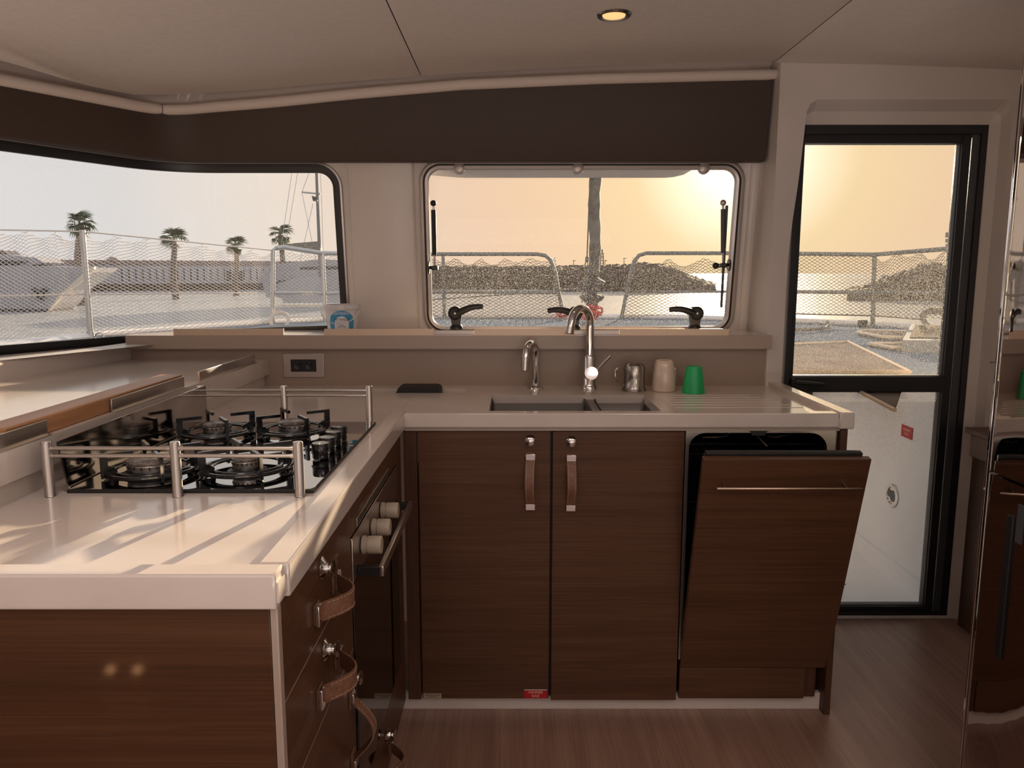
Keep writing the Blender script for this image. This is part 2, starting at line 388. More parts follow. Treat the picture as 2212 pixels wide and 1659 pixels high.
wf = setting('wall_front', (0, 2.93, 0))
SL, SM, SR = -5.0, -.47, .92           # cell borders along the wall
LW = (-4.85, -.655, 1.075, 1.662, .055)  # clear glass of the left window
CW = (-.305, .815, 1.098, 1.672, .045)  # clear glass of the centre window
def wall_cell(s0, s1, win, gap):
    mb = MB(); lw = grow(*win, gap)
    rings(mb, [(loop(s0, s1, .90, 2.035, .002, 90), 0), (loop(*lw, 90), 0), (loop(*grow(*win, gap-.006), 90), .006), (loop(*grow(*win, gap-.006), 90), .10)])
    return mb
WARP[0] = .026
wall_cell(SL, SM, LW, .040).build('window_surround', M['gel'], wf, 50)
WARP[0] = 0
wall_cell(SM, SR, CW, .030).build('window_surround', M['gel'], wf, 50)
# pillar between the two windows and the one beside the door, proud of the wall with soft edges
def pilaster(sa, sb, lean=0.0):
    mb = MB(); zs = [1.07, 1.2, 1.35, 1.5, 1.70]; vs = []; prof = [(0, .0), (.006, -.006), (.014, -.010), (1, -.010)]
    cols = [(0, 0.004), (.006, -.008), (.014, -.012)]
    for z in zs:
        off = lean*(1.69-z)
        for k, (a, d) in enumerate(cols): vs.append(W(sa+a+off, z, d))
        for k, (a, d) in enumerate(cols[::-1]): vs.append(W(sb-a, z, d))
    fs = [(i*6+k, i*6+k+1, (i+1)*6+k+1, (i+1)*6+k) for i in range(len(zs)-1) for k in range(5)]
    return mb.add(vs, fs, True)
pilaster(-.60, -.352, .0).build('pilaster', M['gel'], wf, 60)
pilaster(.862, .905).build('pilaster', M['gel'], wf, 60)

# door side of the front wall: stands nearer than the window wall, with a framed recess for the door
IN = [(.964, 0), (.961, 1.2), (.963, 1.35), (.972, 1.48), (.984, 1.60), (.992, 1.70), (.998, 1.80), (1.002, 1.845), (1.012, 1.868), (1.035, 1.882), (1.672, 1.882), (1.690, 1.874), (1.70, 1.855), (1.70, 0)]
BK = [(.984, 0), (.984, 1.2), (.984, 1.35), (.986, 1.48), (.990, 1.60), (.996, 1.70), (1.002, 1.79), (1.008, 1.825), (1.018, 1.843), (1.04, 1.852), (1.664, 1.852), (1.680, 1.845), (1.690, 1.826), (1.690, 0)]
FR = [(.99, 0), (.99, 1.2), (.99, 1.35), (.99, 1.48), (.99, 1.60), (.99, 1.70), (.99, 1.78), (.99, 1.80), (.992, 1.806), (1.0, 1.807), (1.645, 1.807), (1.650, 1.805), (1.652, 1.80), (1.652, 0)]
mb = MB(); mb.box(.9056, .957, 2.7035, 3.02, 0, 2.03).box(.957, 2.5, 2.80, 3.0, 1.90, 2.03).box(1.72, 2.5, 2.80, 3.0, 0, 1.90)
outer = [(.905, 0), (.905, 2.03), (2.5, 2.03), (2.5, 0)]+IN[::-1]
mb.prism(outer, lambda x, z: (x, 2.70, z), lambda x, z: (x, 2.80, z))
mb.build('door_surround', M['gel'], wf)
mb = MB(); n = len(IN)
vs = [(x, 2.702, z) for x, z in IN]+[(x, 2.742, z) for x, z in BK]+[(x, 2.752, z) for x, z in FR]+[(x, 2.84, z) for x, z in FR]
mb.add(vs, [(k*n+i, k*n+i+1, (k+1)*n+i+1, (k+1)*n+i) for k in range(3) for i in range(n-1)], False)
mb.build('door_recess_lining', M['gel'], wf)
MB().box(1.70, 2.5, 2.697, 2.70, .985, .988).build('panel_joint', M['frameg'], wf)

# behind the backsplash and under the sills
MB().box(-1.37, .905, 2.725, 2.98, 0, 1.03).build('wall_core', M['gel'], wf)
# low coaming under the left window
mb = MB(); line = [(-1.355, 2.76), (-1.45, 2.14), (-1.62, 1.2), (-1.75, .2)]
vs = []
for x, y in line: vs += [(x-.01, y, .90), (x, y, .997), (x+.002, y, 1.045), (x-.006, y+.003, 1.055)]
for i, (x, y) in enumerate(line):
    q = [W(-1.15, 1.05, .02), W(-2.02, 1.045, .02), W(-3.0, 1.04, .02), W(-4.0, 1.04, .02)][i]; vs.append(q)
m4 = len(line)
fs = []
for i in range(m4-1):
    for k in range(3): fs.append((i*4+k, i*4+k+1, (i+1)*4+k+1, (i+1)*4+k))
    fs.append((i*4+3, m4*4+i, m4*4+i+1, (i+1)*4+3))
mb.add(vs, fs, False); mb.build('window_coaming', M['gel'], wf)
MB().box(-3.2, -1.37, 2.9, 3.0, 0, .9).build('wall_core', M['gel'], wf)

# left, right and aft walls, floor, ceiling
wl_ = setting('wall_left', (-2.9, 0, 0)); mb = MB(); mb.box(-3.1, -3.0, -3.6, 1.0, 0, .95).box(-3.1, -3.0, -3.6, 1.0, 1.7, 2.03).box(-3.1, -3.0, -3.6, -3.2, .95, 1.7).box(-3.1, -3.0, -1.6, 1.0, .95, 1.7); mb.build('panel', M['gel'], wl_)
MB().box(-3.1, -1.6, .2, .25, 0, 1.0).build('settee_front', M['gel'], wl_)
cpl = thing('settee_base', 'cream settee base behind the viewer with two small courtesy lights', 'settee', (-1.2, -.4, 0))
MB().box(-2.2, -.75, -1.0, -.36, 0, .40, .01).build('base', M['gel'], cpl)
for x in (-1.273, -1.187):
    MB().lathe([(.0005, .003), (.014, .003), (.016, 0)], (x, -.36, .056), 'Y', 16).build('courtesy_light', M['courtesy'], cpl)
wr = setting('wall_right', (2.5, 0, 0)); mb = MB(); mb.box(2.4, 2.5, -3.6, 2.8, 0, .95).box(2.4, 2.5, -3.6, 2.8, 1.7, 2.03).box(2.4, 2.5, -3.6, -3.2, .95, 1.7).box(2.4, 2.5, -.2, 2.8, .95, 1.7); mb.build('panel', M['gel'], wr)
wb = setting('wall_back', (0, -3.6, 0))
mb = MB(); mb.box(-3.1, -1.3, -3.6, -3.5, 0, 2.03).box(1.7, 2.5, -3.6, -3.5, 0, 2.03).box(-1.3, 1.7, -3.6, -3.5, 1.93, 2.03)
mb.build('panel', M['gel'], wb)
fl = MB().box(-3.1, 2.5, -3.6, 2.85, -.06, 0).build('floor', M['woodf']); fl['kind'] = 'structure'
MB().box(.985, 1.66, 2.742, 2.765, 0, .012, .003).build('threshold', M['whitep'], fl)

def zc(x): return 2.0-.0275*(x-.8)**2
EDGE = [(-2.7, -.5), (-1.95, .9), (-1.60, 1.5), (-1.385, 2.17), (-1.325, 2.5), (-1.25, 2.67), (-1.10, 2.735), (-.9, 2.765), (-.6, 2.775), (-.312, 2.765), (.3, 2.735), (.885, 2.70), (1.6, 2.699), (2.45, 2.699)]
def ye(x):
    for (a, ya), (b_, yb) in zip(EDGE, EDGE[1:]):
        if a <= x <= b_: return ya+(yb-ya)*(x-a)/(b_-a)
    return EDGE[0][1] if x < EDGE[0][0] else EDGE[-1][1]
ce = setting('ceiling', (0, 0, 2.0))
for a, b_ in ((-2.7, -.3135), (-.3105, .8835), (.8865, 2.42)):
    n = max(4, int((b_-a)/.03)); vs = []
    for i in range(n+1):
        x = a+(b_-a)*i/n; y1 = ye(x)
        e = .004 if i in (0, n) else 0
        flush = x > .885
        vs += [(x, -3.5, zc(x)+e), (x, y1-.03 if not flush else y1, zc(x)+e), (x, y1-(.008 if not flush else 0), zc(x)+.006+e), (x, y1, zc(x)+.024+e), (x, y1-.002, 2.03)]
    fs = [(i*5+k, i*5+k+1, (i+1)*5+k+1, (i+1)*5+k) for i in range(n) for k in range(4)]
    MB().add(vs, fs, True).build('ceiling_panel', M['liner'], ce, 50)
MB().box(-3.6, 2.5, -3.6, 3.02, 2.03, 2.10).build('deckhead', M['liner'], ce)

# brown valance and padded roll running round the corner above the windows
ZM = [(-3.4, 1.80), (-2.0, 1.825), (-1.55, 1.832), (-1.3, 1.836), (-1.1, 1.846), (-.82, 1.867), (-.55, 1.893), (-.17, 1.923), (.3, 1.942), (.95, 1.957)]
def zm(s):
    for (a, za), (b_, zb) in zip(ZM, ZM[1:]):
        if a <= s <= b_: return za+(zb-za)*(s-a)/(b_-a)
    return ZM[0][1]
va = setting('trim_1', (0, 2.78, 1.7))
mb = MB(); vs = []; S = [-3.4+i*(.893+3.4)/90 for i in range(91)]
for s in S:
    zt = zm(s)+.012; vs += [W(s, 1.691, -.02), W(s, 1.691, -.060), W(s, 1.697, -.064), W(s, zt, -.062), W(s, zt, -.02)]
mb.add(vs, [(i*5+k, i*5+k+1, (i+1)*5+k+1, (i+1)*5+k) for i in range(90) for k in range(4)]+[tuple(range(450, 455))], True)
mb.build('valance_panel', M['valance'], va, 40)
vs = []
for s in S: vs += [W(s, 1.691, 0.0), W(s, 1.686, -.010), W(s, 1.680, -.010), W(s, 1.678, 0.002)]
for nm, s0, s1 in (('padded_roll', -3.4, -1.322), ('padded_roll', -1.316, .915)):
    tr = setting('trim_2' if s0 < -2 else 'trim_3', (0, 2.76, 1.9))
    mb = MB(); n = 60; vs = []; K = 12
    for i in range(n+1):
        s = s0+(s1-s0)*i/n; sh = .82 if i in (0, n) else 1.0; r = .0185*sh
        for k in range(K):
            a = 2*PI*k/K; vs.append(W(s, zm(s)+.019+math.sin(a)*r*.95, -.062+math.cos(a)*r*.8))
    mb.add(vs, [(i*K+k, i*K+(k+1) % K, (i+1)*K+(k+1) % K, (i+1)*K+k) for i in range(n) for k in range(K)]+[tuple(range(K)), tuple(range(n*K, n*K+K))], True)
    mb.build(nm, M['roll'], tr, 60)
mb = MB(); vs = []; S2 = [-3.4+i*(.90+3.4)/80 for i in range(81)]
for s in S2: vs += [W(s, zm(s)+.028, -.05), W(s, zm(s)+.045, -.012), W(s, 2.03, .0)]
mb.add(vs, [(i*3+k, i*3+k+1, (i+1)*3+k+1, (i+1)*3+k) for i in range(80) for k in range(2)], True)
mb.build('light_cove', M['roll'], va, 50)

# ------------------------------------------------------------------ windows
w1 = setting('window_1', (-.66, 2.93, 1.08)); WARP[0] = .026
rings(MB(), [(loop(*grow(*LW, .036), 90), .004), (loop(*grow(*LW, .034), 90), -.002), (loop(*grow(*LW, .028), 90), -.003)]).build('white_rim', M['alu'], w1, 50)
rings(MB(), [(loop(*grow(*LW, .040), 90), .012), (loop(*grow(*LW, .024), 90), .008), (loop(*LW, 90), .012), (loop(*LW, 90), .026)]).build('window_frame', M['frameb'], w1, 50)
def pane(win, d, n=90):
    s0, s1, z0, z1, r = win; mb = MB()
    # fill by horizontal strips: pair the lower and the upper chain
    s0_, s1_ = s0-.004, s1+.004; zz = [z0-.004+(z1-z0+.008)*k/4 for k in range(5)]; vs = []
    for i in range(n+1):
        s = s0_+(s1_-s0_)*i/n
        for z in zz: vs.append(W(s, wz(s, z), d))
    fs = [(i*5+k, i*5+k+1, (i+1)*5+k+1, (i+1)*5+k) for i in range(n) for k in range(4)]
    return mb.add(vs, fs, True)
pane(LW, .024).build('pane', M['g_left'], w1)
WARP[0] = 0
w2 = setting('window_2', (.25, 2.93, 1.09))
rings(MB(), [(loop(*grow(*CW, .032)), .004), (loop(*grow(*CW, .032)), -.006), (loop(*grow(*CW, .028)), -.010), (loop(*grow(*CW, .020)), -.010), (loop(*grow(*CW, .018)), -.004)]).build('outer_flange', M['alu'], w2, 50)
rings(MB(), [(loop(*grow(*CW, .019)), -.004), (loop(*grow(*CW, .016)), .006), (loop(*grow(*CW, .013)), .006)]).build('gasket', M['frameg'], w2, 50)
rings(MB(), [(loop(*grow(*CW, .014)), .012), (loop(*grow(*CW, .012)), .000), (loop(*grow(*CW, .003)), .002), (loop(*CW), .010), (loop(*CW), .022)]).build('window_frame', M['alu'], w2, 50)
pane(CW, .020, 30).build('pane', M['g_mid'], w2)
# hinge blocks along the top edge
for u in (992, 1248, 1520):
    x = pt(u, 372, 2.86).x; c = W(x, 1.677, .006)
    MB().lathe([(.001, -.012), (.012, -.012), (.020, -.008), (.022, .01)], c, 'Y', 20).build('hinge_cover', M['alu'], w2)
# latches
def latch(u, tip, up):
    base = pt(u, 712, 2.885); base.z = 1.095; x, y, z = base
    L_ = thing('window_latch', {986: 'black window latch with lever raised to the right, left end of the centre window', 1240: 'black window latch behind the tall chrome tap, lever pointing left',
               1500: 'black window latch with level lever, right end of the centre window'}[u], 'latch', (x, y, z), 'latches along the foot of the centre window')
    MB().lathe([(.001, -.004), (.024, -.004), (.024, .004), (.019, .012), (.014, .014)], (x, y, z), 'Z', 24).build('latch_foot', M['black'], L_)
    mb = MB(); s_ = tip
    poly = [(-.014, .008), (.014, .008), (.017, .03), (.020, .058), (.012, .074), (-.010, .074), (-.020, .060), (-.017, .035)]
    mb.prism([(p[0]*-s_*1.12, p[1]) for p in poly], lambda a, b_: (x+a, y-.014, z+b_), lambda a, b_: (x+a, y+.014, z+b_))
    mb.build('latch_body', M['black'], L_)
    cx = x+.004*-s_
    MB().lathe([(.001, -.018), (.018, -.018), (.026, -.012), (.026, .014)], (cx, y-.004, z+.056), 'Y', 24).build('latch_hub', M['rubber'], L_)
    MB().lathe([(.0005, -.0225), (.0035, -.022), (.004, -.015)], (cx, y-.004, z+.056), 'Y', 14).build('screw', M['steel'], L_)
    MB().lathe([(.001, -.021), (.0075, -.0205), (.0085, -.016)], (cx, y-.004, z+.056), 'Y', 18).build('screw_well', M['black'], L_)
    mb = MB(); pts = []; rr = []
    for i in range(9):
        t = i/8; pts.append((x+s_*(.006+.094*t), y-.012-.006*math.sin(t*PI), z+.056+up*t+.010*math.sin(t*PI*.9)*(1 if up > 0 else -.0))); rr.append(.0140-.0045*t)
    mb.ring_tube(pts, rr, 12); mb.build('lever', M['black'], L_)
latch(986, 1, .022); latch(1240, -1, .006); latch(1500, -1, .010)
# gas struts
def strut(u, v0, v1, side, lab):
    a = pt(u, v0, 2.80); b_ = pt(u+(3 if side < 0 else 0), v1, 2.84)
    o = thing('gas_strut', lab, 'gas strut', tuple(b_))
    MB().sphere(a, .011, 8).build('ball_joint', M['steel'] if side > 0 else M['black'], o)
    m_ = a.lerp(b_, .10); q = a.lerp(b_, .80)
    MB().cyl(a, m_, .004, 10).build('end_fitting', M['steel'], o)
    MB().cyl(m_, q, .0085, 14).build('cylinder', M['rubber'] if side < 0 else M['frameg'], o)
    MB().cyl(q, b_, .004, 10).build('rod', M['steel'], o)
    mb = MB(); mb.box(b_.x-.012, b_.x+.012, b_.y-.012, b_.y+.03, b_.z-.010, b_.z+.006, .003).cyl((b_.x-.02*side*0, b_.y-.004, b_.z), (b_.x+.02*side, b_.y, b_.z), .006, 10)
    mb.cyl((b_.x+.019*side, b_.y, b_.z-.001), (b_.x+.024*side, b_.y, b_.z-.001), .022, 14)
    mb.build('knuckle', M['black'], o)
    return o
strut(936, 439, 578, -1, 'black gas strut at the left side of the centre window')
g2 = strut(1562, 438, 572, 1, 'dark gas strut at the right side of the centre window, beside a stay bar')
MB().cyl(pt(1570, 444, 2.815), pt(1558, 664, 2.88), .0055, 12).build('stay_bar', M['frameg'], g2)
MB().sphere(pt(1546, 574, 2.80), .012, 8, (1, .8, 1)).build('knob', M['black'], g2)

# ------------------------------------------------------------------ door
dr = setting('door_1', (1.3, 2.78, 0))
def frame(mb, x0, x1, z0, z1, w_, y0, y1, bev=.002, wt=None, wb_=None, wr_=None):
    wt = wt or w_; wb_ = wb_ or w_; wr_ = wr_ or w_
    mb.box(x0, x0+w_, y0, y1, z0, z1, bev).box(x1-wr_, x1, y0, y1, z0, z1, bev)
    mb.box(x0+w_, x1-wr_, y0, y1, z1-wt, z1, bev).box(x0+w_, x1-wr_, y0, y1, z0, z0+wb_, bev); return mb
frame(MB(), .988, 1.654, .008, 1.809, .020, 2.748, 2.85, wt=.030, wb_=.014, wr_=.022).build('door_frame', M['frameb'], dr)
MB().box(1.606, 1.634, 2.757, 2.765, .02, 1.78, .003).build('seal_channel', M['frameg'], dr)
mb = MB(); frame(mb, 1.006, 1.606, .020, 1.782, .020, 2.765, 2.81, wt=.032, wb_=.020, wr_=.030); mb.box(1.02, 1.59, 2.763, 2.812, .868, .926, .003)
mb.build('door_leaf', M['frameb'], dr)
mb = MB(); frame(mb, 1.022, 1.580, .036, .874, .007, 2.775, 2.80); frame(mb, 1.022, 1.580, .922, 1.756, .007, 2.775, 2.80); mb.build('glazing_bead', M['frameg'], dr)
MB().box(1.024, 1.578, 2.786, 2.792, .040, .872).build('lower_pane', M['g_door'], dr)
MB().box(1.024, 1.578, 2.786, 2.792, .924, 1.752).build('upper_pane', M['g_door'], dr)
mb = MB(); a = pt(1712, 826, 2.74); b_ = pt(1782, 832, 2.74)
mb.ring_tube([a, a.lerp(b_, .1)+Vector((0, 0, .001)), a.lerp(b_, .5), a.lerp(b_, .9), b_], [.005, .008, .009, .0085, .006], 12); mb.cyl((a.x+.005, 2.735, a.z), (a.x+.005, 2.77, a.z), .012, 14)
mb.build('door_handle', M['rubber'], dr)

# ------------------------------------------------------------------ ceiling downlight
def downlight(x, y, lab=None, vis=True):
    z = zc(x)
    o = thing('downlight', lab, 'ceiling light', (x, y, z))
    MB().lathe([(.030, .006), (.031, -.002), (.036, -.005), (.044, -.005), (.047, -.001), (.047, .006)], (x, y, z), 'Z', 40).build('trim_ring', M['steel'] if not vis else M['pewter'], o)
    MB().lathe([(.0005, .001), (.028, .0), (.034, -.003), (.0345, .004)], (x, y, z), 'Z', 32).build('reflector', M['black'], o)
    MB().lathe([(.0005, -.0048), (.020, -.0052), (.030, -.0044), (.032, -.001)], (x, y, z), 'Z', 32).build('lens', M['lamp'], o)
    d = bpy.data.lights.new('downlight_bulb', 'SPOT'); d.energy = 3.0; d.spot_size = 2.3; d.spot_blend = .8; d.color = (1, .62, .34); d.shadow_soft_size = .03
    lo = bpy.data.objects.new('downlight_bulb', d); C.objects.link(lo); lo.parent = o; lo.location = (0, 0, -.02)
    return o
downlight(.276, 2.19, 'round recessed downlight with a dark ring and glowing warm lens in the ceiling')

# ------------------------------------------------------------------ worktops
def slab(xs, ys, keep, z0, z1, mb=None):
    mb = mb or MB(); idx = {}; vs = []; fs = []
    def V(i, j, k):
        if (i, j, k) not in idx: idx[(i, j, k)] = len(vs); vs.append((xs[i], ys[j], (z0, z1)[k]))
        return idx[(i, j, k)]
    K = {(i, j) for i in range(len(xs)-1) for j in range(len(ys)-1) if keep((xs[i]+xs[i+1])/2, (ys[j]+ys[j+1])/2)}
    for i, j in K:
        fs += [(V(i, j, 1), V(i+1, j, 1), V(i+1, j+1, 1), V(i, j+1, 1)), (V(i, j, 0), V(i, j+1, 0), V(i+1, j+1, 0), V(i+1, j, 0))]
        if (i-1, j) not in K: fs.append((V(i, j, 0), V(i, j, 1), V(i, j+1, 1), V(i, j+1, 0)))
        if (i+1, j) not in K: fs.append((V(i+1, j, 0), V(i+1, j+1, 0), V(i+1, j+1, 1), V(i+1, j, 1)))
        if (i, j-1) not in K: fs.append((V(i, j, 0), V(i+1, j, 0), V(i+1, j, 1), V(i, j, 1)))
        if (i, j+1) not in K: fs.append((V(i, j+1, 0), V(i, j+1, 1), V(i+1, j+1, 1), V(i+1, j+1, 0)))
    return mb.add(vs, fs)
ZT = .900
wt = thing('worktop', 'cream solid-surface L-shaped worktop with raised lips around the hob and sink', 'worktop', (0, 2.4, .865))
SK = (-.067, .438, 2.205, 2.505)      # sink opening
SLOT = (-.50, -.160, 2.545, 2.645)
xs = sorted([-.95, -.305, SK[0], SK[1], SLOT[0], SLOT[1], .957]); ys = sorted([.949, 2.10, SK[2], SK[3], SLOT[2], SLOT[3], 2.722])
def keep(x, y):
    if x > -.305 and y < 2.10: return False
    if SK[0] < x < SK[1] and SK[2] < y < SK[3]: return False
    if SLOT[0] < x < SLOT[1] and SLOT[2] < y < SLOT[3]: return False
    return True
slab(xs, ys, keep, .872, ZT).build('surface', M['corian'], wt)
ZL = .9125
MB().box(-.95, -.3075, .945, .985, .864, ZL, .0035).build('front_lip', M['corian'], wt)
MB().box(-.344, -.3015, .9865, 2.139, .864, ZL, .0035).build('side_lip', M['corian'], wt)
MB().box(-.303, .914, 2.098, 2.139, .872, ZL, .0035).build('front_lip', M['corian'], wt)
MB().box(.915, .957, 2.094, 2.722, .868, ZL+.003, .004).build('end_lip', M['corian'], wt)
MB().box(-.303, .922, 2.106, 2.13, .8615, .872).build('under_strip', M['shelf'], wt)
MB().box(-.327, -.3258, 2.14, 2.54, ZT-.001, ZT+.0003).build('seam', M['splash'], wt)
MB().box(SLOT[0], SLOT[1], SLOT[2], SLOT[3], .868, .874).build('slot_floor', M['corian'], wt)
for i in range(6):
    y = 2.50-.047*i; x0 = .475+.002*i; x1 = .79+.017*i
    MB().box(x0, x1, y-.0035, y+.0035, ZT-.002, ZT+.0012, .001).build('drain_rib', M['corian'], wt)
pb = thing('slot_box', 'low black rounded box lid standing in the slot at the back of the worktop', 'box', (-.315, 2.59, .872))
mb = MB(); poly = [(-.392, .872), (-.392, .90), (-.386, .914), (-.376, .919), (-.258, .919), (-.248, .915), (-.243, .905), (-.243, .872)]
mb.prism(poly, lambda x, z: (x, 2.552, z), lambda x, z: (x, 2.635, z)); mb.build('lid', M['rubber'], pb)
MB().box(-.385, -.25, 2.549, 2.553, .874, .90, .001).build('front_panel', M['black'], pb)
rc = thing('red_disc', 'small round red bottle top in the worktop slot left of the black box', 'bottle top', (-.445, 2.60, .874))
MB().lathe([(.0005, .014), (.010, .014), (.013, .010), (.013, 0)], (-.445, 2.60, .874), 'Z', 20).build('cap', M['red'], rc)

# raised counter at the left
rcn = thing('raised_counter', 'cream raised side counter with fascia, left of the hob under the left window', 'worktop', (-1.1, 1.8, .9))
mb = MB(); poly = [(-.872, .90), (-.872, 2.724), (-1.365, 2.724), (-1.36, 2.70), (-1.46, 2.14), (-1.64, 1.2), (-1.7, .90)]
mb.prism(poly, lambda x, y: (x, y, .940), lambda x, y: (x, y, .997)); mb.build('counter_top', M['corian'], rcn)
MB().box(-.95, -.888, .95, 2.724, .895, .941).build('riser', M['corian'], rcn)
def plate(y0, y1, hold=True):
    mb = MB(); mb.box(-.884, -.8795, y0, y1, .996, 1.026, .0012); mb.box(-.884, -.8715, y0, y1, .9965, .9985, .0006)
    return mb.build('fiddle_plate', M['steel'], rcn)
plate(.99, pt(122, 945, 1.42).y); plate(1.655, 2.03); plate(2.13, 2.60)
wd = thing('wooden_bar', 'long orange-brown wooden bar lying behind the steel plates of the raised counter', 'board', (-.91, 1.6, .9975))
MB().box(-.945, -.886, 1.31, 2.035, .9975, 1.031, .003).build('plank', M['teak'], wd)

# backsplash, shelf and its fiddle rails
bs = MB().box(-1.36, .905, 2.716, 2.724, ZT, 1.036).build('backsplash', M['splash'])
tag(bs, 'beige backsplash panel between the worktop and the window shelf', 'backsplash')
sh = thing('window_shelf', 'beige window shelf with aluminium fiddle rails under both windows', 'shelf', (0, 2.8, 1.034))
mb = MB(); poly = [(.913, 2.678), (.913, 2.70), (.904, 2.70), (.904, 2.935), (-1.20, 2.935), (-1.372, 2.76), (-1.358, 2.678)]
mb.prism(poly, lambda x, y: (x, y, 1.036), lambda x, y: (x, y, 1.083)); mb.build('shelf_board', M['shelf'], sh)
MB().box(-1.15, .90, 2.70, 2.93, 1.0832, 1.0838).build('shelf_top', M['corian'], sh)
def px(u, v, y): return pt(u, v, y).x
for u0, u1, hi, m_ in ((375, 613, 1, 'fiddle'), (701, 938, 1, 'fiddle'), (938, 1024, 0, 'alu'), (1024, 1241, 1, 'fiddle'), (1241, 1339, 0, 'alu'), (1339, 1575, 1, 'fiddle')):
    a, b_ = px(u0, 720, 2.684), px(u1, 720, 2.684)
    if hi: MB().box(a, b_, 2.682, 2.687, 1.081, 1.1065, .001).build('fiddle_rail', M[m_], sh)
    else:
        mb = MB(); mb.box(a, b_, 2.690, 2.699, 1.083, 1.100, .001).box(a, b_, 2.681, 2.690, 1.079, 1.0865, .001); mb.build('rail_track', M[m_], sh)
a, b_ = px(614, 725, 2.686), px(700, 725, 2.686)
MB().box(a, b_, 2.679, 2.70, 1.080, 1.0845, .001).build('rail_track', M['alu'], sh)

# power socket
so_ = thing('power_socket', 'pale double power socket plate with black insert on the backsplash', 'socket', (px(656, 790, 2.716), 2.716, .97))
x0, x1 = px(612, 790, 2.71), px(700, 790, 2.71); z1, z0 = pt(656, 764, 2.71).z, pt(656, 815, 2.71).z
MB().box(x0, x1, 2.709, 2.716, z0, z1, .002).build('cover_plate', M['alu'], so_)
i0, i1 = px(628, 790, 2.708), px(683, 790, 2.708); k1, k0 = pt(656, 776.5, 2.708).z, pt(656, 803, 2.708).z
f_ = MB().box(i0, i1, 2.7075, 2.711, k0, k1, .001).build('insert', M['rubber'], so_)
for q in (.27, .73):
    xc = i0+(i1-i0)*q
    MB().lathe([(.012, -.0006), (.013, -.0012), (.014, .0)], (xc, 2.7075, (k0+k1)/2-.001), 'Y', 24).build('outlet', M['black'], f_)
    MB().sphere((xc, 2.7068, k1-.011), .0014, 6).build('pilot_light', M['white'], f_)

# ------------------------------------------------------------------ sink and taps
sk = thing('sink', 'stainless steel double sink set into the worktop', 'sink', (.19, 2.35, .72))
def bowl(x0, x1, y0, y1, zb, zt):
    P0 = []
    def rr(x0, x1, y0, y1, r, z, nc=5):
        o = []
        for cx, cy, a0 in ((x1-r, y0+r, -PI/2), (x1-r, y1-r, 0), (x0+r, y1-r, PI/2), (x0+r, y0+r, PI)):
            for i in range(nc+1): a = a0+PI/2*i/nc; o.append((cx+r*math.cos(a), cy+r*math.sin(a), z))
        return o
    L_ = [rr(x0, x1, y0, y1, .014, zt), rr(x0+.002, x1-.002, y0+.002, y1-.002, .016, zt-.02), rr(x0+.006, x1-.006, y0+.006, y1-.006, .02, zb+.02), rr(x0+.02, x1-.02, y0+.02, y1-.02, .02, zb)]
    n = len(L_[0]); vs = [p for l in L_ for p in l]
    fs = [(k*n+i, k*n+(i+1) % n, (k+1)*n+(i+1) % n, (k+1)*n+i) for k in range(3) for i in range(n)]+[tuple(range(3*n, 4*n))]
    return MB().add(vs, fs, True)
bowl(SK[0]-.003, .243, SK[2]-.003, SK[3]+.003, .73, .888).build('bowl', M['sinksteel'], sk, 60)
bowl(.272, SK[1]+.003, SK[2]-.003, SK[3]+.003, .78, .888).build('bowl', M['sinksteel'], sk, 60)
mb = MB(); mb.box(.243, .272, SK[2]-.003, SK[3]+.003, .874, .884, .003); mb.build('divider', M['sinksteel'], sk)
for x, y, z in ((.09, 2.36, .731), (.355, 2.36, .781)):
    MB().lathe([(.0005, .001), (.010, .002), (.028, .004), (.036, .002), (.037, 0)], (x, y, z), 'Z', 24).build('drain', M['chrome'], sk)
t1_ = thing('small_tap', 'small chrome swan-neck tap with pull-out nozzle, left of the tall tap', 'tap', (.083, 2.645, ZT))
X, Y = .083, 2.645
MB().lathe([(.014, .012), (.020, .008), (.027, .006), (.028, 0)], (X, Y, ZT), 'Z', 28).build('base', M['chrome'], t1_)
pts = [(X, Y, ZT+.004), (X, Y, ZT+.06), (X, Y, ZT+.105)]
for i in range(1, 13):
    a = PI*i/12*.94; r = .040; k = r*(1-math.cos(a)); pts.append((X-.45*k, Y-.89*k, ZT+.122+r*math.sin(a)))
last = Vector(pts[-1]); pts.append(tuple(last+Vector((-.002, -.004, -.015))))
MB().ring_tube(pts, .0125, 16).build('spout', M['chrome'], t1_)
e = Vector(pts[-1])
MB().ring_tube([e+Vector((0, 0, .006)), e+Vector((0, 0, .005)), e+Vector((-.002, -.003, -.040)), e+Vector((-.002, -.003, -.046))], [.0125, .0145, .0135, .009], 18).build('nozzle', M['steel'], t1_)
t2_ = thing('tall_tap', 'tall chrome swan-neck mixer tap with side lever, behind the sink', 'tap', (.269, 2.635, ZT))
X, Y = .269, 2.635
MB().lathe([(.018, .12), (.0215, .112), (.0215, .02), (.024, .012), (.027, .006), (.027, 0)], (X, Y, ZT), 'Z', 30).build('body', M['chrome'], t2_)
pts = [(X, Y, ZT+.11), (X, Y, ZT+.18), (X, Y, ZT+.215)]
for i in range(1, 15):
    a = PI*i/14*.93; r = .054; k = r*(1-math.cos(a)); pts.append((X-.66*k, Y-.75*k, ZT+.228+r*math.sin(a)))
last = Vector(pts[-1]); pts += [tuple(last+Vector((-.004, -.004, -.02)))]
MB().ring_tube(pts, [.0145]*3+[.0142]*(len(pts)-3), 18).build('spout', M['chrome'], t2_)
e = Vector(pts[-1]); MB().cyl(e+Vector((0, 0, .002)), e+Vector((-.004, -.004, -.020)), .0152, 20).build('aerator', M['steel'], t2_)
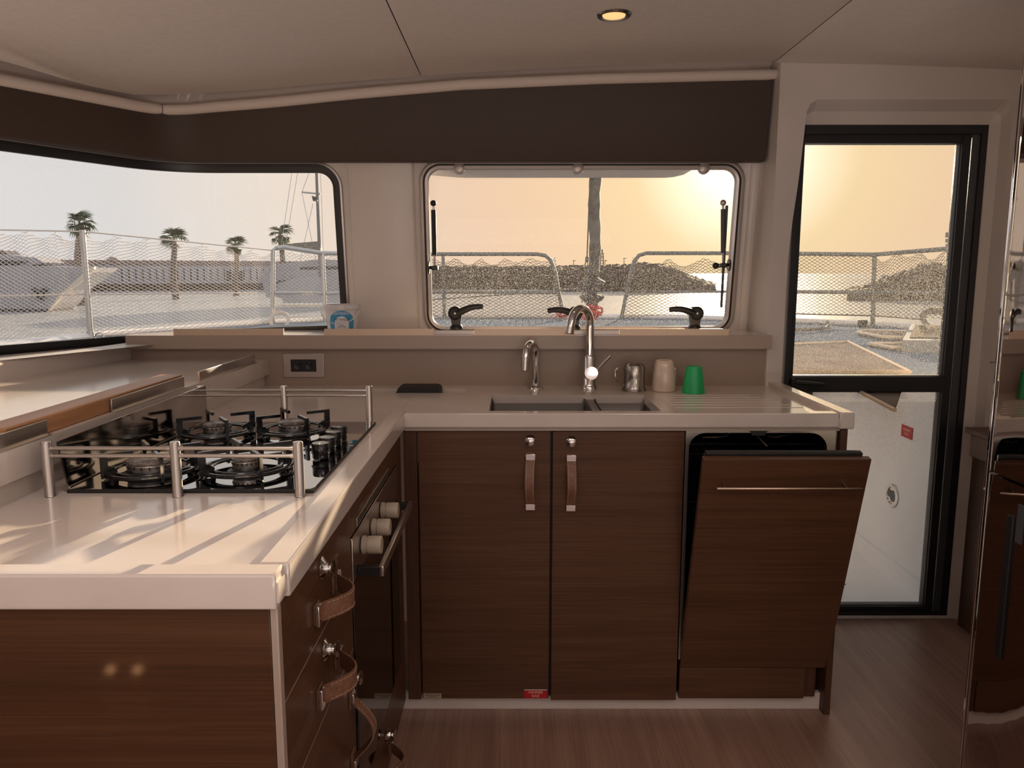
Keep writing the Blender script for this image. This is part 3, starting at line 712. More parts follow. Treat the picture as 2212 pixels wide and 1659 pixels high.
mb = MB(); mb.cyl((X+.002, Y-.050, ZT+.062), (X+.003, Y+.0, ZT+.050), .0225, 28); mb.build('valve', M['chrome'], t2_)
MB().cyl((X+.016, Y-.038, ZT+.066), (X+.066, Y-.05, ZT+.122), .0050, 12).build('lever', M['chrome'], t2_)

# ------------------------------------------------------------------ cups and bucket
mg = thing('metal_mug', 'upturned worn stainless steel mug with loop handle, right of the tall tap', 'mug', (.418, 2.60, ZT))
c = (.420, 2.60, ZT)
MB().lathe([(.040, 0), (.042, .001), (.0405, .005), (.036, .014), (.0355, .05), (.0365, .075), (.034, .088), (.026, .095), (.001, .096)], c, 'Z', 36).build('cup', M['pewter'], mg)
mb = MB(); pts = [(c[0]-.034, 2.60, ZT+.074), (c[0]-.056, 2.597, ZT+.080), (c[0]-.067, 2.595, ZT+.070), (c[0]-.066, 2.594, ZT+.050), (c[0]-.056, 2.594, ZT+.028), (c[0]-.048, 2.595, ZT+.018), (c[0]-.034, 2.598, ZT+.018)]
mb.ring_tube(pts, .0028, 8); mb.build('handle', M['pewter'], mg)
cm = thing('ceramic_mug', 'upturned cream ceramic mug between the steel mug and the green tumbler', 'mug', (.522, 2.60, ZT))
c = (.521, 2.595, ZT)
MB().lathe([(.036, 0), (.040, .002), (.0405, .02), (.038, .06), (.033, .092), (.0295, .103), (.027, .106), (.025, .104), (.001, .103)], c, 'Z', 40).build('cup', M['ceramic'], cm)
mb = MB(); mb.ring_tube([(c[0]+.036, c[1]+.012, ZT+.074), (c[0]+.041, c[1]+.03, ZT+.070), (c[0]+.044, c[1]+.038, ZT+.05), (c[0]+.042, c[1]+.03, ZT+.03), (c[0]+.036, c[1]+.012, ZT+.024)], .006, 10); mb.build('handle', M['ceramic'], cm)
gt = thing('green_tumbler', 'upturned bright green plastic tumbler, rightmost cup on the worktop', 'cup', (.612, 2.55, ZT))
MB().lathe([(.0375, 0), (.0385, .001), (.0375, .008), (.0275, .084), (.026, .089), (.023, .090), (.022, .087), (.001, .086)], (.612, 2.55, ZT), 'Z', 40).build('cup', M['green'], gt)

bk = thing('yoghurt_bucket', 'white plastic yoghurt bucket with blue print and wire handle on the window shelf', 'bucket', (px(740, 700, 2.77), 2.77, 1.084))
bx, by, bz = px(739, 700, 2.77), 2.775, 1.084
MB().lathe([(.001, 0), (.048, 0), (.051, .003), (.0605, .086), (.0645, .087), (.066, .090), (.066, .103), (.063, .105), (.060, .104), (.058, .09)], (bx, by, bz), 'Z', 48).build('tub', M['bucket'], bk)
mb = MB(); mb.box(bx+.0, bx+.024, by-.068, by-.060, bz+.086, bz+.104, .002); mb.build('tab', M['whitep'], bk)
def wrap(a, h, off=.0006):
    a += .17
    r = .051+(.0605-.051)*(h-.003)/.083+off; return (bx+r*math.sin(a), by-r*math.cos(a), bz+h)
mb = MB(); n = 24; vs = []; 
for i in range(n+1):
    a = -.84+1.68*i/n; q = math.sqrt(max(0, 1-((a)/.88)**2)); top = .014+.070*q**.7
    for k in range(5): vs.append(wrap(a, .010+(top-.010)*k/4))
mb.add(vs, [(i*5+k, i*5+k+1, (i+1)*5+k+1, (i+1)*5+k) for i in range(n) for k in range(4)], True); lb = mb.build('blue_label', M['blue'], bk)
mb = MB(); vs = []; n = 28
for i in range(n+1):
    a = -.47+.94*i/n; q = math.sqrt(max(0, 1-(a/.48)**2))
    for k in range(5): vs.append(wrap(a, .030-.020+(.020+.034*q)*k/4, .0010))
mb.add(vs, [(i*5+k, i*5+k+1, (i+1)*5+k+1, (i+1)*5+k) for i in range(n) for k in range(4)], True); mb.build('white_roundel', M['white'], lb)
text('lettering', 'CONTINENTE', .0128, wrap(0, .074, .0024), (PI/2-.11, 0, .17), M['white'], lb, .0002, sx=.95)
text('lettering', 'MYTHOS', .0128, wrap(0, .052, .0024), (PI/2-.11, 0, .17), M['ink'], lb, .0002)
text('lettering', 'iogurte\nestilo Grego', .0056, wrap(0, .030, .0022), (PI/2-.11, 0, .17), M['ink'], lb, .0002)
mb = MB(); pts = []
for i in range(21):
    t = i/20; a = PI*t; pts.append((bx-.067*math.cos(a), by-.030-.042*math.sin(a), bz+.083-.044*math.sin(a)))
mb.ring_tube(pts, .0016, 8); mb.build('handle', M['whitep'], bk)

# ------------------------------------------------------------------ hob
hb = thing('gas_hob', 'black glass four-burner gas hob with black pan supports and four knobs', 'hob', (-.595, 1.68, ZT))
HX0, HX1, HY0, HY1 = -.815, -.366, 1.362, 2.005
mb = MB(); poly = [(HX0, HY0), (HX1-.014, HY0), (HX1-.004, HY0+.004), (HX1, HY0+.014), (HX1, HY1-.014), (HX1-.004, HY1-.004), (HX1-.014, HY1), (HX0, HY1)]
mb.prism(poly, lambda x, y: (x, y, ZT+.0005), lambda x, y: (x, y, ZT+.007)); mb.build('glass_top', M['bglass'], hb)
MB().box(HX0-.002, HX1+.002, HY0-.004, HY1+.002, ZT+.0003, ZT+.0062, .001).build('edge_trim', M['rubber'], hb)
ZG = ZT+.0075
def burner(x, y, rc_, rot):
    bb = MB().lathe([(rc_+.010, 0), (rc_+.010, .004), (rc_+.002, .008), (rc_, .012)], (x, y, ZG), 'Z', 40).build('burner', M['black'], hb)
    mb = MB(); mb.lathe([(rc_-.003, .010), (rc_, .011), (rc_+.001, .022), (rc_-.001, .0245)], (x, y, ZG), 'Z', 48); mb.build('flame_ring', M['burner'], bb)
    mb = MB()
    for k in range(20):
        a = 2*PI*k/20; Mx = Matrix.Translation((x, y, ZG)) @ Matrix.Rotation(a, 4, 'Z'); mb.box(rc_-.002, rc_+.0015, -.0014, .0014, .017, .0225, M=Mx)
    mb.build('flame_slots', M['rubber'], bb, kind='stuff')
    MB().lathe([(rc_-.001, .0248), (rc_+.001, .026), (rc_+.001, .029), (rc_-.003, .0315), (.001, .0325)], (x, y, ZG), 'Z', 40).build('burner_cap', M['cap'], bb)
    mb = MB(); R = .084
    for rr_, zz, r_ in ((R, .010, .006), (R-.016, .012, .004)):
        mb.ring_tube([(x+rr_*math.cos(2*PI*k/40), y+rr_*math.sin(2*PI*k/40), ZG+zz) for k in range(40)], r_, 8, closed=True, flat=.7)
    prof = [(.092, .002), (.092, .051), (.034, .051), (.034, .0435), (.079, .0435), (.079, .026), (.064, .018), (.062, .004)]
    for k in range(4):
        Mx = Matrix.Translation((x, y, ZG)) @ Matrix.Rotation(rot+k*PI/2, 4, 'Z')
        mb.prism(prof, lambda a, z: (a, -.0032, z), lambda a, z: (a, .0032, z), M=Mx)
    mb.build('pan_support', M['enamel'], hb, 40)
burner(-.712, 1.475, .046, .62); burner(-.530, 1.490, .028, .62); burner(-.722, 1.835, .032, .62); burner(-.540, 1.860, .037, .62)
for k in range(4):
    x, y = -.408+.000*k, 1.592+.060*k
    kb = MB().lathe([(.017, .002), (.0175, .003), (.0180, .012), (.0165, .013), (.0165, .016), (.0185, .017), (.0185, .033), (.0175, .035), (.001, .0355)], (x, y, ZG), 'Z', 32).build('knob', M['enamel'], hb)
    MB().box(x-.0008, x+.0008, y-.016, y-.003, ZG+.0353, ZG+.0361).build('pointer', M['white'], kb)
    for s_ in (-1, 1): MB().sphere((x+.018*s_, y-.004, ZG+.0145), .0022, 6).build('detent_pin', M['steel'], kb)
sp = thing('splash_guard', 'polished steel splash guard standing on edge along the left side of the hob', 'splash guard', (-.825, 1.68, ZT))
mb = MB(); mb.prism([(1.372, .908), (1.350, .999), (2.025, 1.003), (2.025, .908)], lambda y, z: (-.8235, y, z), lambda y, z: (-.8205, y, z)); mb.build('sheet', M['mirror'], sp)
MB().box(-.830, -.818, 1.372, 2.02, ZT+.0005, .909, .001).build('foot_rail', M['steel'], sp)
def guard(y, lab):
    o = thing('guard_rail', lab, 'guard rail', (-.605, y, ZT), 'steel guard rails round the hob')
    xs_ = (-.836, -.605, -.384) if y < 1.5 else (-.838, -.612, -.384)
    for x in xs_:
        MB().lathe([(.0085, .0), (.0098, .0008), (.0092, .002), (.0090, .099), (.0082, .101), (.001, .1015)], (x, y, ZT), 'Z', 28).build('post', M['steel'], o)
    for a, b_ in zip(xs_, xs_[1:]):
        for z in (.089, .075):
            MB().cyl((a+.008, y, ZT+z), (b_-.008, y, ZT+z), .0036, 12).build('rail', M['steel'], o)
        for z in (.089, .075):
            MB().cyl((a+.007, y, ZT+z), (a+.013, y, ZT+z), .0050, 12).build('collar', M['steel'], o); MB().cyl((b_-.013, y, ZT+z), (b_-.007, y, ZT+z), .0050, 12).build('collar', M['steel'], o)
guard(1.340, 'steel two-bar guard rail on three posts along the near side of the hob')
guard(2.025, 'steel two-bar guard rail on three posts along the far side of the hob')

# ------------------------------------------------------------------ strap handles and knobs
def frame_axes(o3, along, out):
    """matrix: local x = along the handle, y = across, z = out of the front"""
    a = Vector(along).normalized(); n = Vector(out).normalized(); c_ = n.cross(a)
    Mx = Matrix(((a.x, c_.x, n.x, o3[0]), (a.y, c_.y, n.y, o3[1]), (a.z, c_.z, n.z, o3[2]), (0, 0, 0, 1)))
    return Mx
def strap_handle(o3, along, out, parent, length=.150, wid=.028, bulge=.036, skew=0.0):
    Mx = frame_axes(o3, along, out); h = length/2; n = 22
    path = []
    for i in range(n+1):
        t = -1+2*i/n; k = max(0, 1-t*t)
        path.append((t*(h-.012), .004+bulge*k**1.35, skew*math.sin(PI*(t+1)/2)))
    mb = MB(); vs = []; th = .0028
    for x, z, c_ in path:
        for dy, dz in ((-wid/2, 0), (wid/2, 0), (wid/2, th), (-wid/2, th)): vs.append(Mx @ Vector((x, dy+c_, z+dz)))
    fs = [(i*4+k, i*4+(k+1) % 4, (i+1)*4+(k+1) % 4, (i+1)*4+k) for i in range(n) for k in range(4)]+[(0, 1, 2, 3), tuple(range(n*4, n*4+4))]
    mb.add(vs, fs, True); st = mb.build('strap', M['leather'], parent, 50)
    for e in (-1, 1):
        MB().box(e*(h-.014)-.015, e*(h-.014)+.020*(1 if e > 0 else 1) if e > 0 else e*(h-.014)+.015, -wid/2, wid/2, 0.0004, .0034, .0008, M=Mx).build('leather_tab', M['leather'], parent)
        mb = MB(); mb.box(e*(h-.006)-.009, e*(h-.006)+.009, -wid/2-.001, wid/2+.001, .0034, .0105, .0015, M=Mx); mb.build('clip', M['chrome'], parent)
    mb = MB()
    for sgn in (-1, 1):
        for i in range(2, n-2, 1):
            p0 = path[i]; p1 = path[i+1]
            q0 = Mx @ Vector((p0[0]+(p1[0]-p0[0])*.15, sgn*(wid/2-.0035)+p0[2], p0[1]+(p1[1]-p0[1])*.15+th+.0002)); q1 = Mx @ Vector((p0[0]+(p1[0]-p0[0])*.8, sgn*(wid/2-.0035)+p0[2], p0[1]+(p1[1]-p0[1])*.8+th+.0002))
            mb.ring_tube([q0, q1], .0004, 4)
    mb.build('stitching', M['thread'], parent, kind='stuff')
def knob(o3, axis, sgn, parent, r=.0135):
    prof = [(r*1.05, 0), (r*1.1, .0015), (r*1.0, .003), (r*.55, .008), (r*.48, .012), (r*.62, .017), (r*.88, .020), (r*.92, .022), (r*.6, .0245), (.0005, .025)]
    return MB().lathe([(a, b_*sgn) for a, b_ in prof], o3, axis, 28).build('knob', M['chrome'], parent)

# ------------------------------------------------------------------ peninsula base units
XF = -.312
pc = thing('drawer_unit', 'walnut base unit with two drawers and a door, near end of the worktop', 'cabinet', (-.6, 1.2, 0))
MB().box(-.95, -.326, .966, 1.44, .06, .864).build('carcass', M['woodv'], pc)
MB().box(-.95, -.3195, .953, .968, .0, .864, .001).build('end_panel', M['woodp'], pc)
MB().box(-.3190, -.3085, .952, .968, .0, .864, .002).build('corner_strip', M['shelf'], pc)
MB().box(-.93, -.35, .97, 1.44, 0, .06).build('plinth', M['corian'], pc)
def front_x(y0, y1, z0, z1, name, parent, m=None):
    f = MB().box(-.328, XF, y0, y1, z0, z1, .0015).build(name, m or M['wood'], parent)
    MB().box(-.3275, XF-.0002, y0+.001, y1-.001, z0-.0014, z0+.0004).build('edge_band', M['shelf'], f)
    return f
d1 = front_x(.971, 1.416, .7155, .858, 'drawer', pc); knob((XF, 1.195, .822), 'X', 1, d1, .0175)
strap_handle((XF, 1.210, .766), (0, 1, 0), (1, 0, 0), d1, wid=.032, bulge=.042)
d2 = front_x(.971, 1.416, .570, .7130, 'drawer', pc); knob((XF, 1.195, .680), 'X', 1, d2, .0175)
strap_handle((XF, 1.210, .625), (0, 1, 0), (1, 0, 0), d2, wid=.032, bulge=.042)
d3 = front_x(.971, 1.416, .062, .5675, 'door', pc); knob((XF, 1.372, .531), 'X', 1, d3, .0155)
strap_handle((XF, 1.372, .425), (0, 0, 1), (1, 0, 0), d3, bulge=.040)

ou = thing('oven_housing', 'dark walnut oven housing with vent strip above and a drawer beneath the oven', 'cabinet', (-.6, 1.7, 0))
mb = MB(); mb.box(-.95, -.326, 1.441, 1.452, .06, .864).box(-.95, -.326, 1.985, 2.0, .06, .864).box(-.95, -.33, 1.452, 1.985, .800, .864).box(-.95, -.33, 1.452, 1.985, .06, .215); mb.build('carcass', M['woodv'], ou)
MB().box(-.328, XF, 1.4185, 2.000, .793, .858, .0015).build('top_panel', M['wood'], ou)
vg = MB().box(-.3115, -.3095, 1.47, 1.87, .797, .816, .0008).build('vent_grille', M['satin'], ou)
for k in range(34):
    y = 1.477+k*.0116
    mb = MB(); 
    for zz in (.8015, .8075): mb.box(-.3096, -.3090, y, y+.008, zz, zz+.0034)
    mb.build('vent_slot', M['rubber'], vg)
dd = front_x(1.4185, 2.09, .062, .222, 'drawer', ou); knob((XF, 1.745, .170), 'X', 1, dd, .0155)
strap_handle((XF, 1.73, .105), (0, 1, 0), (1, 0, 0), dd, bulge=.040)
MB().box(-.326, XF, 2.002, 2.09, .226, .858, .001).build('filler_panel', M['wood'], ou)
MB().box(-.93, -.35, 1.44, 2.09, 0, .06).build('plinth', M['corian'], ou)
ov = thing('oven', 'built-in oven with steel fascia, three beige knobs, bar handle and black glass door', 'oven', (-.6, 1.7, .22))
MB().box(-.90, -.33, 1.456, 1.98, .225, .79).build('body', M['frameg'], ov)
MB().box(-.332, -.309, 1.421, 1.998, .700, .790, .0015).build('control_panel', M['steel'], ov)
gd = MB().box(-.332, -.3095, 1.421, 1.998, .226, .6985, .0015).build('glass_door', M['ovenglass'], ov)
MB().box(-.3095, -.3090, 1.424, 1.428, .23, .695).build('door_edge', M['rubber'], gd)
for y in (1.505, 1.615, 1.735):
    kb = MB().lathe([(.0175, .001), (.019, .003), (.019, .010), (.0165, .0105), (.0165, .014), (.0185, .0145), (.0185, .040), (.0172, .042), (.001, .0425)], (-.309, y, .748), 'X', 32).build('knob', M['knobb'], ov)
hd = MB().box(-.266, -.256, 1.455, 1.90, .700, .722, .002).build('handle', M['steel'], ov)
for y in (1.46, 1.885): MB().box(-.3085, -.262, y-.006, y+.008, .702, .720, .001).build('bracket', M['black'], hd)

# ------------------------------------------------------------------ back run base units
YF = 2.118
su = thing('sink_cabinet', 'dark walnut two-door cabinet under the sink with leather strap handles', 'cabinet', (.1, 2.4, 0))
MB().box(-.30, .488, 2.14, 2.70, .04, .70).build('carcass', M['woodv'], su)
MB().box(-.308, -.2705, YF-.001, YF+.02, .043, .864, .001).build('filler_strip', M['woodv'], su)
def front_y(x0, x1, z0, z1, name, parent, y=YF):
    f = MB().box(x0, x1, y, y+.018, z0, z1, .0018).build(name, M['wood'], parent)
    return f
da = front_y(-.266, .109, .045, .861, 'door', su); knob((.052, YF, .832), 'Y', -1, da)
strap_handle((.052, YF, .711), (0, 0, 1), (0, -1, 0), da, length=.158, wid=.026, bulge=.026, skew=.003)
db = front_y(.1155, .489, .040, .858, 'door', su); knob((.168, YF, .829), 'Y', -1, db)
strap_handle((.168, YF, .708), (0, 0, 1), (0, -1, 0), db, length=.158, wid=.026, bulge=.026, skew=-.001)
MB().box(.109, .1155, YF+.016, YF+.02, .045, .861).build('gap_shadow_strip', M['rubber'], su)
s1 = MB().box(-.263, -.210, YF-.0012, YF-.0002, .047, .062).build('tan_sticker', M['tan'], da)
text('lettering', 'RESERVOIR EAU DOUCE\nWATER TANK', .0052, (-.2365, YF-.0016, .0545), (PI/2, 0, 0), M['rubber'], da, .0001, sx=.8)
s2 = MB().box(.036, .104, YF-.0014, YF-.0002, .047, .073).build('red_sticker', M['red'], da)
MB().box(.036, .104, YF-.0016, YF-.0002, .073, .0745).build('sticker_edge', M['white'], da)
text('lettering', 'VANNES\nGAZ', .0115, (.070, YF-.0020, .0605), (PI/2, 0, 0), M['piping'], da, .0001)
bb_ = MB().box(-.35, .935, 2.138, 2.155, .0, .052, .001).build('baseboard_front', M['corian']); bb_['kind'] = 'structure'

dw = thing('dishwasher', 'built-in dishwasher with its walnut-faced door tipped partly open', 'dishwasher', (.71, 2.4, .04))
MB().box(.492, .502, YF, YF+.02, .17, .864).build('left_rim', M['steel'], dw)
mb = MB(); mb.box(.502, .922, YF+.004, YF+.02, .852, .866).box(.895, .922, YF+.004, YF+.02, .45, .852)
arcp = []
mb.build('top_rim', M['steel'], dw)
def arc_pts(cx, cz, r, a0, a1, n=8): return [(cx+r*math.cos(a0+(a1-a0)*i/n), cz+r*math.sin(a0+(a1-a0)*i/n)) for i in range(n+1)]
for nm, xc, a0, a1, cor in (('rim_corner', .545, PI, PI/2, (.502, .851)), ('rim_corner', .850, PI/2, 0, (.895, .851))):
    P = [cor]+arc_pts(xc, .805, .042, a0, a1)
    P = [(.502, .854)]+[(x, z) for x, z in arc_pts(.548, .806, .046, PI, PI/2)]+[(.548, .854)] if xc < .7 else [(.895, .854)]+[(x, z) for x, z in arc_pts(.847, .804, .048, 0, PI/2)]+[(.847, .854)]
    MB().prism(P, lambda x, z: (x, YF+.003, z), lambda x, z: (x, YF+.02, z)).build(nm, M['steel'], dw)
mb = MB(); mb.box(.498, .50, 2.14, 2.66, .12, .85).box(.90, .902, 2.14, 2.66, .12, .85).box(.50, .90, 2.655, 2.66, .12, .85).box(.50, .90, 2.14, 2.66, .856, .86).box(.50, .90, 2.14, 2.66, .12, .125)
mb.build('tub', M['black'], dw)
MB().prism([(.660, .861), (.675, .856), (.680, .845), (.716, .845), (.721, .856), (.736, .861)], lambda x, z: (x, YF+.001, z), lambda x, z: (x, YF+.006, z)).build('latch_plate', M['black'], dw)
for z, y0 in ((.775, 2.19), (.60, 2.19)):
    mb = MB()
    for i in range(12): x = .515+i*.034; mb.cyl((x, y0, z), (x, 2.62, z), .0016, 6)
    for i in range(9): y = y0+i*.055; mb.cyl((.512, y, z), (.892, y, z), .0018, 6)
    mb.cyl((.512, y0, z+.03), (.892, y0, z+.03), .0022, 6); mb.build('rack', M['black'], dw, kind='stuff')
MB().ring_tube([(.56, 2.20, .822), (.60, 2.20, .822), (.63, 2.20, .826), (.645, 2.21, .838)], .003, 8).build('rack_clip', M['steel'], dw)
MB().ring_tube([(.75, 2.20, .826), (.775, 2.20, .822), (.80, 2.20, .828), (.825, 2.21, .827)], .002, 8).build('rack_clip', M['steel'], dw)
MB().cyl((.715, 2.22, .836), (.745, 2.18, .800), .003, 8).build('rack_clip', M['steel'], dw)
HG = (2.136, .148); TL = math.radians(15.4)
Dm = Matrix.Translation((0, HG[0], HG[1])) @ Matrix.Rotation(TL, 4, 'X')
pd = MB().box(.4965, .932, -.020, 0, .0, .705, .002, M=Dm).build('door_front', M['wood'], dw)
MB().box(.512, .905, .001, .046, .01, .690, .004, M=Dm).build('inner_door', M['enamel'], dw)
MB().box(.507, .918, .001, .020, .690, .712, .003, M=Dm).build('door_seal', M['rubber'], dw)
hz = .637
mb = MB(); a = Dm @ Vector((.530, -.052, hz)); b_ = Dm @ Vector((.906, -.052, hz)); mb.cyl(a, b_, .0035, 14); hb_ = mb.build('handle', M['nickel'], pd)
for x in (.553, .868):
    MB().cyl(Dm @ Vector((x, -.019, hz+.001)), Dm @ Vector((x, -.052, hz)), .0026, 10).build('handle_post', M['nickel'], pd)
MB().box(.4965, .868, YF-.001, YF+.018, .046, .142, .0015).build('plinth_panel', M['wood'], dw)
MB().box(.868, .905, YF+.01, YF+.02, .046, .20).build('side_filler', M['woodv'], dw)
ep = MB().box(.925, .9445, 2.106, 2.72, .0, .866, .001).build('side_panel', M['woodv'])
tag(ep, 'dark walnut upright side panel closing the right end of the worktop run', 'cabinet panel'); ep.name = 'end_upright'

# ------------------------------------------------------------------ right side: low cabinet and glossy fridge
lc = thing('low_cabinet', 'low walnut cabinet with thick top between the door and the fridge', 'cabinet', (1.9, 2.3, 0))
MB().box(1.664, 2.38, 1.75, 2.696, 0, .69, .002).build('carcass', M['woodv'], lc)
MB().box(1.630, 2.38, 1.75, 2.66, .655, .735, .003).build('fascia', M['wood'], lc)
MB().box(1.618, 2.38, 1.75, 2.68, .736, .756, .003).build('cabinet_top', M['wood'], lc)
fg = thing('fridge', 'tall fridge with a mirror-like dark steel door at the right edge', 'fridge', (1.3, 1.3, 0))
FX, FY = 1.022, 1.602
fm = mat('dark_mirror_steel', (.40, .34, .31), .035, 1.0); M['fridge'] = fm
ntf = fm.node_tree; gN = ntf.nodes.new('ShaderNodeNewGeometry'); mpf = ntf.nodes.new('ShaderNodeMapping'); mpf.inputs['Scale'].default_value = (3, 5, 1.2)
tf = ntf.nodes.new('ShaderNodeTexNoise'); tf.inputs['Scale'].default_value = 1.6; tf.inputs['Detail'].default_value = 1; bf = ntf.nodes.new('ShaderNodeBump'); bf.inputs['Strength'].default_value = .3; bf.inputs['Distance'].default_value = .012
ntf.links.new(gN.outputs['Position'], mpf.inputs['Vector']); ntf.links.new(mpf.outputs[0], tf.inputs['Vector']); ntf.links.new(tf.outputs['Fac'], bf.inputs['Height']); ntf.links.new(bf.outputs[0], ntf.nodes['Principled BSDF'].inputs['Normal'])
MB().box(FX+.03, 1.62, .95, FY, .0, 1.74, .004).build('body', M['frameg'], fg)
def fdoor(z0, z1):
    P = [(FX+.03, .96), (FX+.006, .962), (FX, .975), (FX, FY-.016), (FX+.004, FY-.005), (FX+.012, FY), (FX+.03, FY)]
    return MB().prism(P, lambda x, y: (x, y, z0), lambda x, y: (x, y, z1), True).build('door', M['fridge'], fg, 60)
fd1 = fdoor(.04, .876); fd2 = fdoor(.882, 1.735)
MB().box(FX-.001, FX+.004, FY-.004, FY+.003, .04, 1.735, .001).build('chrome_edge', M['chrome'], fg)
MB().box(FX-.004, FX+.001, 1.497, 1.517, .50, .81, .002).build('handle', M['rubber'], fd1)
MB().box(FX-.0008, FX, 1.47, 1.49, .76, .84).build('badge', M['frameg'], fd1)

# ------------------------------------------------------------------ outside: sea, deck, well in front of the door
se = MB(); se.add([(-2500, -2500, -1.2), (2500, -2500, -1.2), (2500, 5000, -1.2), (-2500, 5000, -1.2)], [(0, 1, 2, 3)]); se = se.build('sea', M['sea']); se['kind'] = 'structure'
dk = setting('foredeck', (0, 5, .86))
DZ = .86
out = [(-3.25, 3.0), (-3.05, 4.6), (-2.86, 5.3), (-2.15, 6.72), (-1.35, 7.45), (0, 7.62), (1.6, 7.5), (2.6, 6.85), (3.15, 6.3), (3.5, 5.2), (3.7, 3.0)]
mb = MB()
def prismz(mb, P, z0, z1): return mb.prism(P, lambda x, y: (x, y, z0), lambda x, y: (x, y, z1))
prismz(mb, out[:7]+[(1.6, 4.15), (-.60, 4.15), (-.60, 3.0)], DZ-.25, DZ)
mb.build('deck_panel', M['deckg'], dk)
mb = MB(); prismz(mb, [(1.6, 7.5), (2.6, 6.85), (3.15, 6.3), (3.5, 5.2), (3.7, 3.0), (1.70, 3.0), (1.70, 4.15), (1.6, 4.15)], DZ-.25, DZ); mb.build('deck_panel', M['deckg'], dk)
mb = MB(); pts = [(x, y, DZ+.012) for x, y in out]; mb.ring_tube(pts, .028, 8); mb.build('toe_rail', M['deckw'], dk)
wl2 = setting('door_well', (1.3, 3.3, 0))
mb = MB(); mb.box(-.60, 1.66, 2.86, 4.15, -.06, -.012, .0); mb.build('well_floor', M['deckw'], wl2)
for i, (y0, x0, x1) in enumerate(((3.06, 1.30, 1.40), (3.09, 1.32, 1.42), (3.45, 1.50, 1.57), (3.5, 1.5, 1.58), (3.55, 1.50, 1.60))):
    MB().box(x0, x1, y0, y0+.010, -.012, -.008, .002).build('tread_bar', M['deckg'], wl2)
mb = MB(); mb.prism([(1.66, -.02), (1.70, .10), (1.655, .12), (1.655, .86), (1.74, .86), (1.74, -.06)], lambda x, z: (x, 2.86, z), lambda x, z: (x, 4.15, z)); 
mb = MB(); mb.box(1.652, 1.72, 2.86, 4.15, -.05, .858, .004); mb.box(1.640, 1.652, 2.86, 4.15, -.02, .07, .005); mb.build('well_side', M['deckw'], wl2)
MB().box(-.6, 1.70, 4.15, 4.22, -.05, .858, .004).build('well_front', M['deckw'], wl2)
MB().box(-.68, -.60, 3.02, 4.2, -.05, .858).build('well_side', M['deckw'], wl2)
lx = 1.651
lk = thing('hatch_lock', 'round chrome flush lock in the white side of the door well', 'lock', (lx, 3.21, .34))
MB().lathe([(.050, 0), (.050, -.004), (.045, -.007), (.036, -.007), (.034, -.003), (.0005, -.003)], (lx, 3.21, .345), 'X', 36).build('ring', M['chrome'], lk)
mb = MB(); mb.lathe([(.024, -.003), (.024, -.006), (.0005, -.007)], (lx, 3.20, .345), 'X', 24); mb.box(lx-.007, lx-.003, 3.205, 3.24, .335, .365, .002); mb.build('finger_pull', M['frameg'], lk)
sk2 = thing('red_sticker', 'red warning sticker on the white side of the door well', 'sticker', (lx, 3.14, .64))
MB().box(lx-.002, lx, 3.085, 3.175, .618, .668, .0005).build('plate', M['red'], sk2)
text('lettering', 'VANNES\nGAZ', .016, (lx-.0025, 3.13, .643), (PI/2, 0, -PI/2), M['piping'], sk2, .0001)
# cushions and hatches seen through the door
def pad(name, P, z0, z1, lab, cat='cushion', m=None, edge=True):
    o = thing(name, lab, cat, (sum(p[0] for p in P)/len(P), sum(p[1] for p in P)/len(P), z0))
    prismz(MB(), P, z0, z1-.012).build('pad', m or M['cushion'], o)
    mb = MB(); mb.ring_tube([(x, y, z1-.012) for x, y in P], .011, 6, closed=True); mb.build('border', M['piping'], o)
    return o
def dz(u, v, z):
    d = (v-829.5)/F_PX; yc = CP-d*SP; zc_ = -SP-d*CP; Y = (z-CAM_Z)/(zc_/yc); return ((u-1106)/F_PX/yc*Y, Y)
pad('sun_pad', [dz(1700, 803, .885), dz(1965, 803, .885), dz(1832, 738, .885), dz(1690, 744, .885)], DZ, .895, 'large taupe sun pad with pale border, nearest beyond the door glass')
pad('seat_pad', [dz(1852, 717, .885), dz(1870, 713, .885), dz(1972, 716, .885), dz(1975, 730, .885), dz(1905, 727, .885)], DZ, .895, 'narrow pale-edged taupe pad in front of the grey hatch')
pad('small_pad', [dz(1878, 740, .885), dz(1925, 748, .885), dz(1975, 750, .885), dz(1970, 740, .885)], DZ, .89, 'small tapering taupe pad beside the grey hatch')
hp = [dz(1948, 750, .89), dz(1968, 712, .89), dz(2080, 716, .89), dz(2080, 752, .89)]
hh = thing('deck_hatch', 'raised grey glossy deck hatch at the right of the foredeck', 'hatch', (hp[0][0], hp[0][1], DZ))
prismz(MB(), hp, DZ, .93).build('hatch_lid', M['hatchg'], hh)
cxh = [( (p[0]+sum(q[0] for q in hp)/4*.0)) for p in hp]; cc = (sum(q[0] for q in hp)/4, sum(q[1] for q in hp)/4)
prismz(MB(), [(cc[0]+(x-cc[0])*.8, cc[1]+(y-cc[1])*.8) for x, y in hp], .93, .936).build('hatch_glass', M['tint'], hh)
tr_ = thing('step_board', 'triangular taupe board with pale edge beside the door well', 'board', (1.66, 3.3, .86))
P = [dz(1836, 838, .862), dz(1932, 889, .862), dz(1950, 838, .862)]
prismz(MB(), P, .859, .866).build('panel', M['cushion'], tr_)
mb = MB(); mb.ring_tube([(P[0][0], P[0][1], .867), (P[1][0], P[1][1], .867)], .008, 6); mb.build('border', M['piping'], tr_)
bx_ = thing('deck_fitting', 'small grey square fitting on the foredeck edge', 'deck fitting', tuple(pt(1863, 700, 6.3)))
a = pt(1863, 704, 6.3); MB().box(a.x-.03, a.x+.03, a.y-.03, a.y+.03, DZ, DZ+.06, .006).build('housing', M['frameg'], bx_)
MB().box(a.x-.018, a.x+.018, a.y-.034, a.y-.028, DZ+.015, DZ+.045, .002).build('face', M['black'], bx_)
